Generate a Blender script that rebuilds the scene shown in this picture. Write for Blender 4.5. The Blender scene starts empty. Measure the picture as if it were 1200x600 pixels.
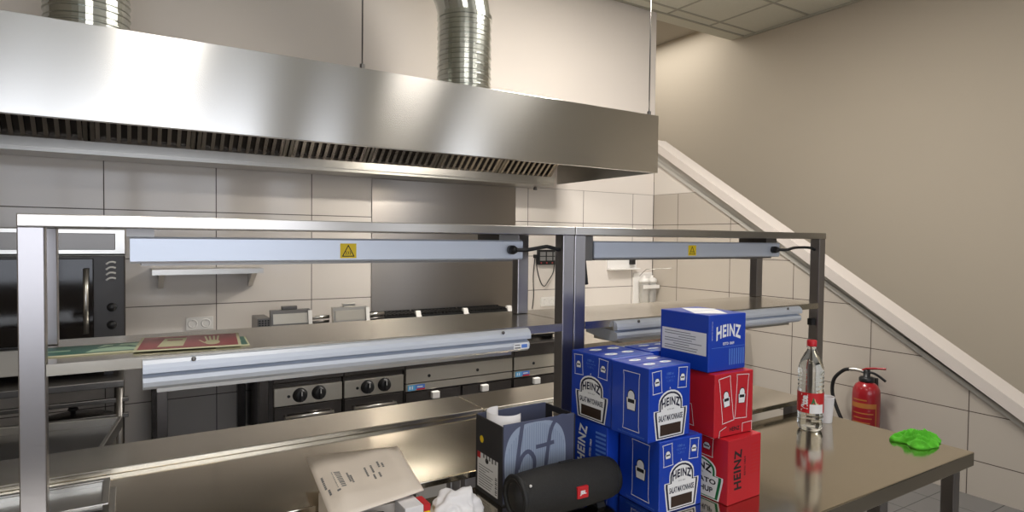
import bpy, bmesh, math, random
from mathutils import Vector, Matrix
random.seed(7)
SC = bpy.context.scene
COL = SC.collection
PI = math.pi

# ------------------------------------------------------------------ camera, world, light, exposure
cam_d = bpy.data.cameras.new('camera'); cam = bpy.data.objects.new('camera', cam_d); COL.objects.link(cam)
SC.camera = cam
cam_d.sensor_fit = 'HORIZONTAL'; cam_d.sensor_width = 36.0; cam_d.lens = 36.0 * 718.6 / 1200.0
cam_d.clip_start = 0.02
F = 718.6
ax = Vector((1143, -7.5, F)).normalized()                 # world X, Y, Z seen from the camera (right, down, forward)
ay = Vector((-452, -25, F)); ay = (ay - ax * ay.dot(ax)).normalized()
az = -ax.cross(ay)
if az.y > 0: az = -az
right = Vector((ax.x, ay.x, az.x)); down = Vector((ax.y, ay.y, az.y)); fwd = Vector((ax.z, ay.z, az.z))
cam.matrix_world = Matrix(((right.x, -down.x, -fwd.x, 0), (right.y, -down.y, -fwd.y, 0), (right.z, -down.z, -fwd.z, 1.57), (0, 0, 0, 1)))

w = bpy.data.worlds.new('sky'); SC.world = w; w.use_nodes = True
wb = w.node_tree.nodes['Background']; wb.inputs[0].default_value = (0.80, 0.88, 1.0, 1); wb.inputs[1].default_value = 0.8

def area(name, loc, rot, sx, sy, power, col):
    d = bpy.data.lights.new(name, 'AREA'); d.shape = 'RECTANGLE'; d.size = sx; d.size_y = sy; d.energy = power; d.color = col
    o = bpy.data.objects.new(name, d); COL.objects.link(o); o.location = loc; o.rotation_euler = rot
    return o
WIN = [(-1.75, 0.08), (0.16, 1.62), (2.20, 2.80), (4.55, 5.30)]    # window openings along the street wall
WZ = (0.85, 3.0)
for x0, x1 in WIN:
    area('window_daylight', ((x0 + x1) / 2, -3.32, (WZ[0] + WZ[1]) / 2), (PI / 2, 0, 0), x1 - x0, WZ[1] - WZ[0], (17 if x1 < 2 else 12) * (x1 - x0), (0.86, 0.90, 1.0))
area('hood_light', (2.05, 3.47, 2.43), (0, 0, 0), 0.60, 0.10, 20, (1.0, 0.94, 0.85))
LAMPS = [(3.1, 2.55), (3.1, -0.6), (0.35, 0.1)]                     # recessed ceiling panels
for lx, ly in LAMPS:
    area('ceiling_panel_light', (lx, ly, 3.815), (0, 0, 0), 0.58, 0.58, {2.55: 66, -0.6: 10, 0.1: 25}[ly], (1.0, 0.95, 0.89))
area('stairwell_daylight', (5.13, 5.5, 4.05), (0, 0, 0), 0.9, 1.4, 15, (1.0, 0.96, 0.90))
SC.view_settings.view_transform = 'Standard'; SC.view_settings.look = 'None'
SC.view_settings.gamma = 1.0; SC.view_settings.use_curve_mapping = False
SC.view_settings.exposure = 0.50

# ------------------------------------------------------------------ materials
def mat(name, col, rough=0.5, metal=0.0, spec=0.5, aniso=0.0, tang=None, emit=None, trans=0.0, ior=1.45, coat=0.0):
    m = bpy.data.materials.new(name); m.use_nodes = True
    nt = m.node_tree; b = nt.nodes['Principled BSDF']
    b.inputs['Base Color'].default_value = (*col, 1); b.inputs['Roughness'].default_value = rough
    b.inputs['Metallic'].default_value = metal; b.inputs['Specular IOR Level'].default_value = spec
    b.inputs['IOR'].default_value = ior
    b.inputs['Transmission Weight'].default_value = trans; b.inputs['Coat Weight'].default_value = coat
    if aniso:
        b.inputs['Anisotropic'].default_value = aniso
        v = nt.nodes.new('ShaderNodeCombineXYZ')
        for i in range(3): v.inputs[i].default_value = tang[i]
        nt.links.new(v.outputs[0], b.inputs['Tangent'])
    if emit:
        b.inputs['Emission Color'].default_value = (*emit[:3], 1); b.inputs['Emission Strength'].default_value = emit[3]
    return m
def noisy(m, amount=0.08, scale=6.0, stretch=(1, 1, 1), rough=0.0, bump=0.0):
    """mottled colour / roughness that belongs to the surface (smears, grain)"""
    nt = m.node_tree; b = nt.nodes['Principled BSDF']
    tc = nt.nodes.new('ShaderNodeTexCoord'); mp = nt.nodes.new('ShaderNodeMapping'); mp.inputs['Scale'].default_value = stretch
    nz = nt.nodes.new('ShaderNodeTexNoise'); nz.inputs['Scale'].default_value = scale; nz.inputs['Detail'].default_value = 4
    nt.links.new(tc.outputs['Object'], mp.inputs[0]); nt.links.new(mp.outputs[0], nz.inputs['Vector'])
    c = b.inputs['Base Color'].default_value[:]
    mx = nt.nodes.new('ShaderNodeMix'); mx.data_type = 'RGBA'
    mx.inputs[6].default_value = tuple(max(0, k * (1 - amount)) for k in c[:3]) + (1,)
    mx.inputs[7].default_value = tuple(min(1, k * (1 + amount)) for k in c[:3]) + (1,)
    nt.links.new(nz.outputs['Fac'], mx.inputs[0]); nt.links.new(mx.outputs[2], b.inputs['Base Color'])
    if rough:
        r0 = b.inputs['Roughness'].default_value
        mr = nt.nodes.new('ShaderNodeMapRange'); mr.inputs[3].default_value = max(0.02, r0 - rough); mr.inputs[4].default_value = r0 + rough
        nt.links.new(nz.outputs['Fac'], mr.inputs[0]); nt.links.new(mr.outputs[0], b.inputs['Roughness'])
    if bump:
        bp = nt.nodes.new('ShaderNodeBump'); bp.inputs['Strength'].default_value = bump; bp.inputs['Distance'].default_value = 0.01
        nt.links.new(nz.outputs['Fac'], bp.inputs['Height']); nt.links.new(bp.outputs[0], b.inputs['Normal'])
    return m
def tiles(name, col, grout, axis, off_h, pitch_h, off_v, pitch_v, half, rough=0.16, ghalf=None):
    """large wall / floor tiles: grout lines from world position"""
    m = mat(name, col, rough); nt = m.node_tree; b = nt.nodes['Principled BSDF']
    g = nt.nodes.new('ShaderNodeNewGeometry'); s = nt.nodes.new('ShaderNodeSeparateXYZ'); nt.links.new(g.outputs['Position'], s.inputs[0])
    def line(out, off, pitch):
        a = nt.nodes.new('ShaderNodeMath'); a.operation = 'SUBTRACT'; nt.links.new(out, a.inputs[0]); a.inputs[1].default_value = off
        p = nt.nodes.new('ShaderNodeMath'); p.operation = 'PINGPONG'; nt.links.new(a.outputs[0], p.inputs[0]); p.inputs[1].default_value = pitch / 2
        l = nt.nodes.new('ShaderNodeMath'); l.operation = 'LESS_THAN'; nt.links.new(p.outputs[0], l.inputs[0]); l.inputs[1].default_value = half
        return l
    l1 = line(s.outputs[axis[0]], off_h, pitch_h); l2 = line(s.outputs[axis[1]], off_v, pitch_v)
    mx = nt.nodes.new('ShaderNodeMath'); mx.operation = 'MAXIMUM'; nt.links.new(l1.outputs[0], mx.inputs[0]); nt.links.new(l2.outputs[0], mx.inputs[1])
    c = nt.nodes.new('ShaderNodeMix'); c.data_type = 'RGBA'; c.inputs[6].default_value = (*col, 1); c.inputs[7].default_value = (*grout, 1)
    nt.links.new(mx.outputs[0], c.inputs[0]); nt.links.new(c.outputs[2], b.inputs['Base Color'])
    r = nt.nodes.new('ShaderNodeMapRange'); r.inputs[3].default_value = rough; r.inputs[4].default_value = 0.8
    nt.links.new(mx.outputs[0], r.inputs[0]); nt.links.new(r.outputs[0], b.inputs['Roughness'])
    return m
M = {}
M['paint_white'] = mat('warm white paint', (0.74, 0.68, 0.62), 0.85)
M['paint_tan'] = mat('tan paint', (0.50, 0.44, 0.355), 0.8)
M['paint_room'] = mat('room paint', (0.42, 0.38, 0.32), 0.85)
M['plaster'] = mat('white plaster', (0.72, 0.67, 0.61), 0.8)
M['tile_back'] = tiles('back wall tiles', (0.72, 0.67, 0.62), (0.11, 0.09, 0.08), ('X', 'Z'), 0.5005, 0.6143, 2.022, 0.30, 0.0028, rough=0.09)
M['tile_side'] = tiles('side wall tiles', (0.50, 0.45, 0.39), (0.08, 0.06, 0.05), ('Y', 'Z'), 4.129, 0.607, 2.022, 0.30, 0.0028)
M['floor'] = tiles('floor tiles', (0.15, 0.145, 0.14), (0.07, 0.07, 0.07), ('X', 'Y'), 0, 0.3, 0, 0.3, 0.003, rough=0.35)
M['ceil'] = noisy(mat('mineral ceiling tile', (0.66, 0.64, 0.54), 0.9), 0.05, 40)
M['ceil_grid'] = mat('ceiling grid', (0.40, 0.38, 0.31), 0.6)
M['trim'] = mat('white stringer', (0.68, 0.62, 0.57), 0.5)
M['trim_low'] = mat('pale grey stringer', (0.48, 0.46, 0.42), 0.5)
M['steel_x'] = mat('brushed steel', (0.60, 0.57, 0.53), 0.30, 1.0, aniso=0.75, tang=(0.15, 0, 1))
M['hood'] = mat('hood steel', (0.74, 0.72, 0.68), 0.21, 1.0, aniso=0.88, tang=(0.15, 0, 1))
M['splash'] = mat('splashback steel', (0.44, 0.405, 0.37), 0.30, 1.0, aniso=0.7, tang=(0.15, 0, 1))
M['steel'] = noisy(mat('steel', (0.60, 0.58, 0.54), 0.28, 1.0), 0.06, 8)
M['steel_post'] = mat('post steel', (0.38, 0.36, 0.36), 0.28, 1.0)
M['steel_top'] = noisy(mat('worktop steel', (0.58, 0.53, 0.44), 0.13, 1.0), 0.04, 5, rough=0.03)
M['steel_pass'] = noisy(mat('pass steel', (0.62, 0.58, 0.50), 0.22, 1.0), 0.05, 5, rough=0.04)
M['steel_dark'] = mat('dark steel', (0.20, 0.19, 0.18), 0.35, 1.0)
M['lamp_face'] = mat('lamp housing', (0.64, 0.68, 0.75), 0.36, 0.45)
M['galv'] = noisy(mat('galvanised steel', (0.62, 0.64, 0.60), 0.22, 1.0), 0.12, 14)
M['filter'] = mat('filter steel', (0.40, 0.37, 0.33), 0.3, 1.0)
M['rib'] = mat('filter rib steel', (0.62, 0.57, 0.52), 0.25, 1.0)
M['range_dark'] = mat('dark appliance steel', (0.10, 0.09, 0.085), 0.25, 0.8)
M['range_panel'] = noisy(mat('appliance panel', (0.66, 0.62, 0.54), 0.3, 0.9), 0.04, 8)
M['black'] = mat('black plastic', (0.012, 0.012, 0.013), 0.4)
M['black_metal'] = mat('black metal', (0.02, 0.02, 0.02), 0.4, 0.3)
M['rubber'] = mat('black rubber', (0.01, 0.01, 0.01), 0.55)
M['white'] = mat('white plastic', (0.80, 0.78, 0.75), 0.4)
M['grey_plastic'] = mat('grey plastic', (0.42, 0.42, 0.42), 0.45)
M['yellow'] = mat('yellow sticker', (0.85, 0.60, 0.01), 0.5)
M['print_black'] = mat('black print', (0.012, 0.012, 0.014), 0.6)
M['print_brown'] = mat('dark brown print', (0.035, 0.018, 0.010), 0.6)
M['print_white'] = mat('white print', (0.82, 0.82, 0.82), 0.5)
M['print_navy'] = mat('navy print', (0.012, 0.014, 0.04), 0.5)
M['print_light'] = mat('light blue print', (0.10, 0.22, 0.62), 0.5)
M['print_cyan'] = mat('cyan print', (0.10, 0.40, 0.72), 0.5)
M['print_green'] = mat('green print', (0.01, 0.16, 0.05), 0.5)
M['print_red'] = mat('red print', (0.55, 0.015, 0.02), 0.5)
M['print_grey'] = mat('grey print', (0.20, 0.20, 0.20), 0.6)
M['box_blue'] = mat('blue carton', (0.008, 0.050, 0.42), 0.32, coat=0.2)
M['box_red'] = mat('red carton', (0.54, 0.016, 0.026), 0.35, coat=0.2)
M['dark_card'] = mat('charcoal carton', (0.030, 0.029, 0.033), 0.55)
M['navy_card'] = mat('slate blue carton', (0.095, 0.105, 0.165), 0.55)
M['fabric_black'] = noisy(mat('black speaker fabric', (0.017, 0.016, 0.015), 0.75), 0.4, 220)
M['paper'] = mat('white paper', (0.78, 0.76, 0.76), 0.7)
M['kraft'] = noisy(mat('pale padded envelope', (0.80, 0.71, 0.61), 0.65), 0.10, 9, bump=0.15)
M['bag'] = noisy(mat('black plastic bag', (0.015, 0.015, 0.022), 0.18), 0.3, 12, bump=0.6)
M['green_cloth'] = noisy(mat('green microfibre', (0.085, 0.43, 0.02), 0.9), 0.25, 60, bump=0.3)
M['ext_red'] = mat('extinguisher red', (0.30, 0.008, 0.014), 0.28, coat=0.4)
M['label_orange'] = mat('orange label', (0.40, 0.14, 0.03), 0.5)
M['cap_red'] = mat('red cap', (0.60, 0.02, 0.03), 0.4)
M['water'] = mat('bottle of water', (0.93, 0.98, 0.98), 0.03, trans=1.0, ior=1.30)
M['cup'] = mat('white cup', (0.82, 0.79, 0.80), 0.45)
M['sign_red'] = mat('red safety sign', (0.28, 0.012, 0.022), 0.4)
M['sign_green'] = mat('green safety sign', (0.01, 0.13, 0.09), 0.4)
M['sign_cream'] = mat('pale photoluminescent', (0.62, 0.60, 0.38), 0.5)
M['sign_mint'] = mat('pale mint photoluminescent', (0.45, 0.62, 0.45), 0.5)
M['led'] = mat('red display', (0.35, 0.05, 0.05), 0.4)
M['glass_dark'] = mat('black glass', (0.008, 0.006, 0.006), 0.06)
M['oven_dark'] = mat('dark oven front', (0.035, 0.030, 0.027), 0.3)
M['diffuser'] = mat('lit diffuser', (0.8, 0.8, 0.8), 0.6, emit=(1.0, 0.93, 0.84, 2.0))
M['clear'] = mat('clear plastic', (0.86, 0.84, 0.80), 0.12, trans=0.65, ior=1.2)
pane = bpy.data.materials.new('window glass'); pane.use_nodes = True; nt = pane.node_tree
for n in list(nt.nodes):
    if n.type != 'OUTPUT_MATERIAL': nt.nodes.remove(n)
tr = nt.nodes.new('ShaderNodeBsdfTransparent'); gl = nt.nodes.new('ShaderNodeBsdfGlossy'); gl.inputs['Roughness'].default_value = 0.02
mx = nt.nodes.new('ShaderNodeMixShader'); mx.inputs[0].default_value = 0.06
nt.links.new(tr.outputs[0], mx.inputs[1]); nt.links.new(gl.outputs[0], mx.inputs[2]); nt.links.new(mx.outputs[0], [n for n in nt.nodes if n.type == 'OUTPUT_MATERIAL'][0].inputs[0])
M['pane'] = pane

# ------------------------------------------------------------------ mesh helpers
def wpos(o):
    p = Vector((0, 0, 0))
    while o is not None:
        p += o.location; o = o.parent
    return p
class MB:
    """collects shapes; build() links them as one mesh object (coordinates are world, or local when local=True)"""
    def __init__(s): s.bm = bmesh.new(); s.mats = []
    def mi(s, m):
        m = M[m] if isinstance(m, str) else m
        if m not in s.mats: s.mats.append(m)
        return s.mats.index(m)
    def _add(s, verts, faces, m=None, smooth=False):
        i = s.mi(m) if m is not None else 0
        vs = [s.bm.verts.new(v) for v in verts]; out = []
        for f in faces:
            try:
                fc = s.bm.faces.new([vs[k] for k in f]); fc.material_index = i; fc.smooth = smooth; out.append(fc)
            except ValueError: pass
        return vs, out
    def box(s, x0, x1, y0, y1, z0, z1, m=None, bev=0.0, seg=2):
        if x1 < x0: x0, x1 = x1, x0
        if y1 < y0: y0, y1 = y1, y0
        if z1 < z0: z0, z1 = z1, z0
        v = [(x, y, z) for x in (x0, x1) for y in (y0, y1) for z in (z0, z1)]
        f = [(0, 1, 3, 2), (4, 6, 7, 5), (0, 4, 5, 1), (2, 3, 7, 6), (0, 2, 6, 4), (1, 5, 7, 3)]
        vs, fs = s._add(v, f, m)
        if bev > 0:
            es = list({e for fc in fs for e in fc.edges})
            r = bmesh.ops.bevel(s.bm, geom=es, offset=bev, segments=seg, profile=0.5, affect='EDGES', clamp_overlap=True)
            i = s.mi(m) if m is not None else 0
            for fc in r['faces']: fc.material_index = i
        return s
    def prism(s, pts, axis, a0, a1, m=None, smooth=False):
        """2-D outline swept along 'x', 'y' or 'z'; pts are (y,z), (x,z) or (x,y)"""
        mk = {'x': lambda p, a: (a, p[0], p[1]), 'y': lambda p, a: (p[0], a, p[1]), 'z': lambda p, a: (p[0], p[1], a)}[axis]
        n = len(pts); v = [mk(p, a0) for p in pts] + [mk(p, a1) for p in pts]
        f = [tuple(range(n)), tuple(range(2 * n - 1, n - 1, -1))] + [(i, (i + 1) % n, n + (i + 1) % n, n + i) for i in range(n)]
        vs, fs = s._add(v, f, m)
        if smooth:
            for fc in fs[2:]: fc.smooth = True
        bmesh.ops.recalc_face_normals(s.bm, faces=fs)
        return s
    def lathe(s, prof, c, m=None, n=32, axis='z', smooth=True, cap=True, sx=1.0):
        def pt(r, h, a):
            u, v = r * math.cos(a), r * math.sin(a) * sx
            return {'z': (c[0] + u, c[1] + v, c[2] + h), 'x': (c[0] + h, c[1] + u, c[2] + v), 'y': (c[0] + v, c[1] + h, c[2] + u)}[axis]
        V = []; 
        for r, h in prof:
            V += [pt(max(r, 1e-5), h, 2 * PI * k / n) for k in range(n)]
        Fc = []
        for j in range(len(prof) - 1):
            for k in range(n):
                Fc.append((j * n + k, j * n + (k + 1) % n, (j + 1) * n + (k + 1) % n, (j + 1) * n + k))
        if cap:
            Fc.append(tuple(range(n - 1, -1, -1))); Fc.append(tuple((len(prof) - 1) * n + k for k in range(n)))
        vs, fs = s._add(V, Fc, m, smooth)
        if cap:
            for fc in fs[-2:]: fc.smooth = False
        bmesh.ops.recalc_face_normals(s.bm, faces=fs)
        return s
    def cyl(s, c, r, h, m=None, n=24, axis='z', bev=0.0):
        if bev: return s.lathe([(r - bev, 0), (r, bev), (r, h - bev), (r - bev, h)], c, m, n, axis)
        return s.lathe([(r, 0), (r, h)], c, m, n, axis)
    def tube(s, pts, r, m=None, n=10, sub=6):
        P = [Vector(p) for p in pts]
        if sub > 1 and len(P) > 2:
            Q = []
            for i in range(len(P) - 1):
                p0 = P[max(i - 1, 0)]; p1 = P[i]; p2 = P[i + 1]; p3 = P[min(i + 2, len(P) - 1)]
                for k in range(sub):
                    t = k / sub
                    Q.append(0.5 * (2 * p1 + (p2 - p0) * t + (2 * p0 - 5 * p1 + 4 * p2 - p3) * t * t + (3 * p1 - p0 - 3 * p2 + p3) * t ** 3))
            Q.append(P[-1]); P = Q
        V = []; up = None
        for i, p in enumerate(P):
            d = (P[min(i + 1, len(P) - 1)] - P[max(i - 1, 0)]).normalized()
            if up is None: up = Vector((0, 0, 1)) if abs(d.z) < 0.9 else Vector((1, 0, 0))
            a = d.cross(up).normalized(); b = a.cross(d).normalized(); up = b
            rr = r(i / (len(P) - 1)) if callable(r) else r
            V += [tuple(p + a * rr * math.cos(2 * PI * k / n) + b * rr * math.sin(2 * PI * k / n)) for k in range(n)]
        Fc = [(j * n + k, j * n + (k + 1) % n, (j + 1) * n + (k + 1) % n, (j + 1) * n + k) for j in range(len(P) - 1) for k in range(n)]
        Fc += [tuple(range(n - 1, -1, -1)), tuple((len(P) - 1) * n + k for k in range(n))]
        vs, fs = s._add(V, Fc, m, True); bmesh.ops.recalc_face_normals(s.bm, faces=fs)
        return s
    def build(s, name, m=None, parent=None, local=False):
        me = bpy.data.meshes.new(name)
        if m is not None and not s.mats: s.mi(m)
        if parent is not None and not local:
            bmesh.ops.translate(s.bm, verts=s.bm.verts, vec=-wpos(parent))
        s.bm.to_mesh(me); s.bm.free()
        for k in s.mats: me.materials.append(k)
        o = bpy.data.objects.new(name, me); COL.objects.link(o)
        if parent is not None: o.parent = parent
        return o
def rehome(o, p):
    """move a one-mesh thing's origin to its base point"""
    p = Vector(p); o.data.transform(Matrix.Translation(-p)); o.location = p; return o
def thing(name, label, cat, loc=(0, 0, 0), rz=0.0, group=None):
    o = bpy.data.objects.new(name, None); COL.objects.link(o); o.empty_display_size = 0.05
    o.location = loc; o.rotation_euler = (0, 0, rz); return tag(o, label, cat, group)
def tag(o, label, cat, group=None):
    o['label'] = label; o['category'] = cat
    if group: o['group'] = group
    return o
def struct(name, mb, m=None):
    o = mb.build(name, m); o['kind'] = 'structure'; return o

# ------------------------------------------------------------------ lettering and flat print
_glyph = {}
def text2d(s, bold=0.0, shear=0.0, space=1.0):
    k = (s, bold, shear, space)
    if k not in _glyph:
        cu = bpy.data.curves.new('t', 'FONT'); cu.body = s; cu.size = 1; cu.offset = bold; cu.shear = shear; cu.space_character = space
        cu.resolution_u = 3
        o = bpy.data.objects.new('t', cu); COL.objects.link(o)
        dg = bpy.context.evaluated_depsgraph_get(); dg.update()
        me = o.evaluated_get(dg).to_mesh()
        V = [(v.co.x, v.co.y) for v in me.vertices]; Fc = [tuple(p.vertices) for p in me.polygons]
        o.evaluated_get(dg).to_mesh_clear(); bpy.data.objects.remove(o); bpy.data.curves.remove(cu)
        xs = [p[0] for p in V]; ys = [p[1] for p in V]
        x0, x1, y0, y1 = min(xs), max(xs), min(ys), max(ys)
        V = [((p[0] - x0) / (x1 - x0) - .5, (p[1] - y0) / (y1 - y0) - .5) for p in V]
        _glyph[k] = (V, Fc)
    return _glyph[k]
class Print:
    """flat print on a face: o = lower left corner, u and v in-plane unit vectors, n outward"""
    def __init__(s, mb, o, u, v):
        s.mb = mb; s.o = Vector(o); s.u = Vector(u).normalized(); s.v = Vector(v).normalized(); s.n = s.u.cross(s.v); s.k = 0; s.map = None
    def P(s, p, lay): return tuple(s.o + s.u * p[0] + s.v * p[1] + s.n * (0.0003 + 0.00018 * lay))
    def poly(s, pts, m, lay=0): s.mb._add([s.P(p, lay) for p in pts], [tuple(range(len(pts)))], m); return s
    def rect(s, x0, y0, x1, y1, m, lay=0): return s.poly([(x0, y0), (x1, y0), (x1, y1), (x0, y1)], m, lay)
    def line(s, pts, wd, m, lay=0, closed=False):
        n = len(pts)
        for i in range(n if closed else n - 1):
            a = Vector(pts[i]); b = Vector(pts[(i + 1) % n]); d = (b - a)
            if d.length < 1e-7: continue
            d.normalize(); q = Vector((-d.y, d.x)) * wd / 2; e = d * wd / 2
            s.poly([tuple(a - e - q), tuple(b + e - q), tuple(b + e + q), tuple(a - e + q)], m, lay)
        return s
    def text(s, t, cx, cy, wd, ht, m, lay=0, rot=0.0, bold=0.0, shear=0.0, arch=0.0, flare=0.0, space=1.0):
        V, Fc = text2d(t, bold, shear, space); c, si = math.cos(rot), math.sin(rot); out = []
        for x, y in V:
            X = x * wd; Y = y * ht * (1 + flare * (2 * x) ** 2) + arch * (1 - (2 * x) ** 2)
            out.append(s.P((cx + X * c - Y * si, cy + X * si + Y * c), lay))
        s.mb._add(out, Fc, m); return s
    def ell(s, cx, cy, rx, ry, m, lay=0, n=28): return s.poly([(cx + rx * math.cos(2 * PI * k / n), cy + ry * math.sin(2 * PI * k / n)) for k in range(n)], m, lay)
def keystone(cx, y0, wd, ht, rot=0.0):
    """arched label outline with shoulders"""
    p = [(-.42, 0), (-.5, .52), (-.5, .60), (-.36, .60), (-.36, .74)]
    n = 10
    for k in range(n + 1):
        a = PI - PI * k / n; p.append((.36 * math.cos(a), .74 + .26 * math.sin(a)))
    p += [(.36, .60), (.5, .60), (.5, .52), (.42, 0)]
    c, s = math.cos(rot), math.sin(rot)
    return [(cx + x * wd * c - y * ht * s, y0 + x * wd * s + y * ht * c) for x, y in p]

# ================================================================== THE ROOM
YB, XC, XR, H = 4.45, 4.466, 5.79, 3.835
b = MB(); b.box(-2.2, 5.95, -3.35, 7.2, -0.1, 0); struct('floor', b, 'floor')
b = MB(); b.box(-2.2, XC, YB + 0.004, YB + 0.15, 2.022, H + 0.1, 'paint_white'); b.box(-2.2, XC, YB, YB + 0.15, 0, 2.022, 'tile_back'); struct('wall_back', b)
b = MB(); b.box(XR, XR + 0.15, -3.35, 7.2, 0, 4.3); struct('wall_right', b, 'paint_tan')
b = MB(); b.box(-2.35, -2.2, -3.35, YB + 0.15, 0, H + 0.1); struct('wall_left', b, 'paint_room')
b = MB(); b.box(XC, XR, 7.05, 7.2, 0, 4.3); struct('wall_stair_end', b, 'paint_tan')
b = MB(); b.box(XC - 0.15, XC, YB + 0.15, 7.2, 0, 4.3); struct('wall_stair_left', b, 'paint_tan')
# stair wall: tiled, its top follows the flight
def zt(y): return 0.988 + 0.643 * (y - 1.983)
yb0 = 0.60
b = MB()
ytl = 1.979 + (2.022 - 0.829) / 0.6175
def zl(y): return 0.829 + 0.6175 * (y - 1.979)
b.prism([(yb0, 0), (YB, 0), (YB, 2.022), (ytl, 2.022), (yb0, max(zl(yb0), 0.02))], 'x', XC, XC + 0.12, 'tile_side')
b.prism([(ytl, 2.022), (YB, 2.022), (YB, zt(YB) - 0.1), (ytl, zt(ytl) - 0.1)], 'x', XC + 0.004, XC + 0.12, 'plaster')
b.prism([(yb0, max(zl(yb0), 0.02)), (ytl, 2.022), (ytl, zt(ytl) - 0.05), (yb0, zt(yb0) - 0.05)], 'x', XC + 0.03, XC + 0.12, 'plaster')
struct('wall_stair', b)
b = MB(); y1 = YB - 0.002
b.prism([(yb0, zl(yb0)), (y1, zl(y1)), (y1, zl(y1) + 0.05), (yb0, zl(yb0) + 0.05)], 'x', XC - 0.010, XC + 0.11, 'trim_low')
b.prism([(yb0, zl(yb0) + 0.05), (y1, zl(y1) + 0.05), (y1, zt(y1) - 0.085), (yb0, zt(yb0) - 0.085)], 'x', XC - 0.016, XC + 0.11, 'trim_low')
struct('trim_1', b)
b = MB(); b.prism([(yb0, zt(yb0) - 0.085), (y1, zt(y1) - 0.085), (y1, zt(y1)), (yb0, zt(yb0))], 'x', XC - 0.05, XC + 0.15); struct('trim_2', b, 'trim')
b = MB()
for k in range(13):
    b.box(XC + 0.16, XR - 0.001, 2.05 + 0.27 * k, 2.05 + 0.27 * (k + 1), 0.002, 0.174 * (k + 1))
b.box(XC + 0.16, XR - 0.001, 2.05 + 0.27 * 13, 7.04, 2.0, 0.174 * 13); struct('floor_stairs', b, 'floor')
b = MB(); b.box(XC - 0.006, XC + 0.002, YB - 0.003, YB + 0.002, 0.0, 2.022); struct('trim_5', b, 'print_brown')
# suspended ceiling with its grid
b = MB(); b.box(-2.2, XR, -3.2, YB, H, H + 0.08); struct('ceiling', b, 'ceil')
b = MB(); b.box(XC - 0.15, XR, YB + 0.16, 7.05, 4.072, 4.15); struct('ceiling_stairwell', b, 'paint_room')
b = MB(); b.box(XC, XR, YB - 0.02, YB + 0.16, H, 4.15); struct('trim_3', b, 'ceil')
b = MB()
k = -14
while 5.205 + 0.622 * k < XR:
    x = 5.205 + 0.622 * k
    if x > -2.1: b.box(x - 0.011, x + 0.011, -3.19, YB - 0.001, H - 0.006, H + 0.002)
    k += 1
for k in range(-12, 1):
    y = 4.29 + 0.622 * k
    b.box(-2.19, XR - 0.001, y - 0.011, y + 0.011, H - 0.0065, H + 0.002)
b.box(XR - 0.022, XR - 0.001, -3.19, YB - 0.02, H - 0.022, H + 0.002); b.box(-2.19, XR - 0.001, YB - 0.03, YB - 0.008, H - 0.010, H + 0.002)
struct('trim_4', b, 'ceil_grid')
for lx, ly in LAMPS:
    t = thing('ceiling_panel', 'square recessed ceiling light panel ' + {(3.1, 2.55): 'over the kitchen aisle', (3.1, -0.6): 'over the customer side at right', (0.35, 0.1): 'over the front table'}[(lx, ly)], 'ceiling light', (lx, ly, H))
    b = MB(); b.box(lx - 0.31, lx + 0.31, ly - 0.31, ly + 0.31, H - 0.012, H - 0.007, 'white'); b.build('frame', None, t)
    b = MB(); b.box(lx - 0.29, lx + 0.29, ly - 0.29, ly + 0.29, H - 0.016, H - 0.012, 'diffuser'); b.build('diffuser', None, t)
# street wall behind the camera with its windows
b = MB(); xs = -2.2
for x0, x1 in WIN:
    b.box(xs, x0, -3.35, -3.2, 0, H + 0.1); b.box(x0, x1, -3.35, -3.2, 0, WZ[0]); b.box(x0, x1, -3.35, -3.2, WZ[1], H + 0.1); xs = x1
b.box(xs, XR, -3.35, -3.2, 0, H + 0.1); struct('wall_front', b, 'paint_room')
for i, (x0, x1) in enumerate(WIN):
    f = MB(); t = 0.05
    f.box(x0, x0 + t, -3.30, -3.22, *WZ); f.box(x1 - t, x1, -3.30, -3.22, *WZ); f.box(x0 + t, x1 - t, -3.30, -3.22, WZ[0], WZ[0] + t); f.box(x0 + t, x1 - t, -3.30, -3.22, WZ[1] - t, WZ[1])
    f.box((x0 + x1) / 2 - 0.025, (x0 + x1) / 2 + 0.025, -3.30, -3.22, WZ[0] + t, WZ[1] - t)
    o = struct('window_%d' % (i + 1), f, 'white')
    g = MB(); g.box(x0 + t, x1 - t, -3.265, -3.258, WZ[0] + t, WZ[1] - t); g.build('pane', 'pane', o)
M['door'] = mat('added dark door', (0.05, 0.06, 0.055), 0.4)
b = MB(); b.box(3.45, 4.30, -3.199, -3.16, 0.001, 2.6, bev=0.004); d = struct('added_door_1', b, 'door')  # unseen door, added to put a dark band into the hood's reflection
b = MB(); b.tube([(3.55, -3.12, 0.95), (3.55, -3.12, 1.25)], 0.012); b.cyl((3.55, -3.16, 0.98), 0.008, 0.04, axis='y'); b.cyl((3.55, -3.16, 1.22), 0.008, 0.04, axis='y'); b.build('added_door_handle', 'steel', d)
b = MB(); b.box(5.75, 5.789, -1.75, -0.85, 0.001, 2.4, bev=0.004); d = struct('added_door_2', b, 'door')  # also unseen and added, darkens the right part of the hood's reflection
b = MB(); b.tube([(5.71, -0.95, 0.95), (5.71, -0.95, 1.25)], 0.012); b.cyl((5.71, -0.95, 0.98), 0.008, 0.04, axis='x'); b.cyl((5.71, -0.95, 1.22), 0.008, 0.04, axis='x'); b.build('added_door_handle', 'steel', d)
b = MB(); b.box(-2.2, -2.18, -3.2, YB, 0, 0.08); struct('baseboard_left', b, 'trim_low')
b = MB(); b.box(XR - 0.02, XR, -3.2, 0.7, 0, 0.08); struct('baseboard_right', b, 'trim_low')

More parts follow.
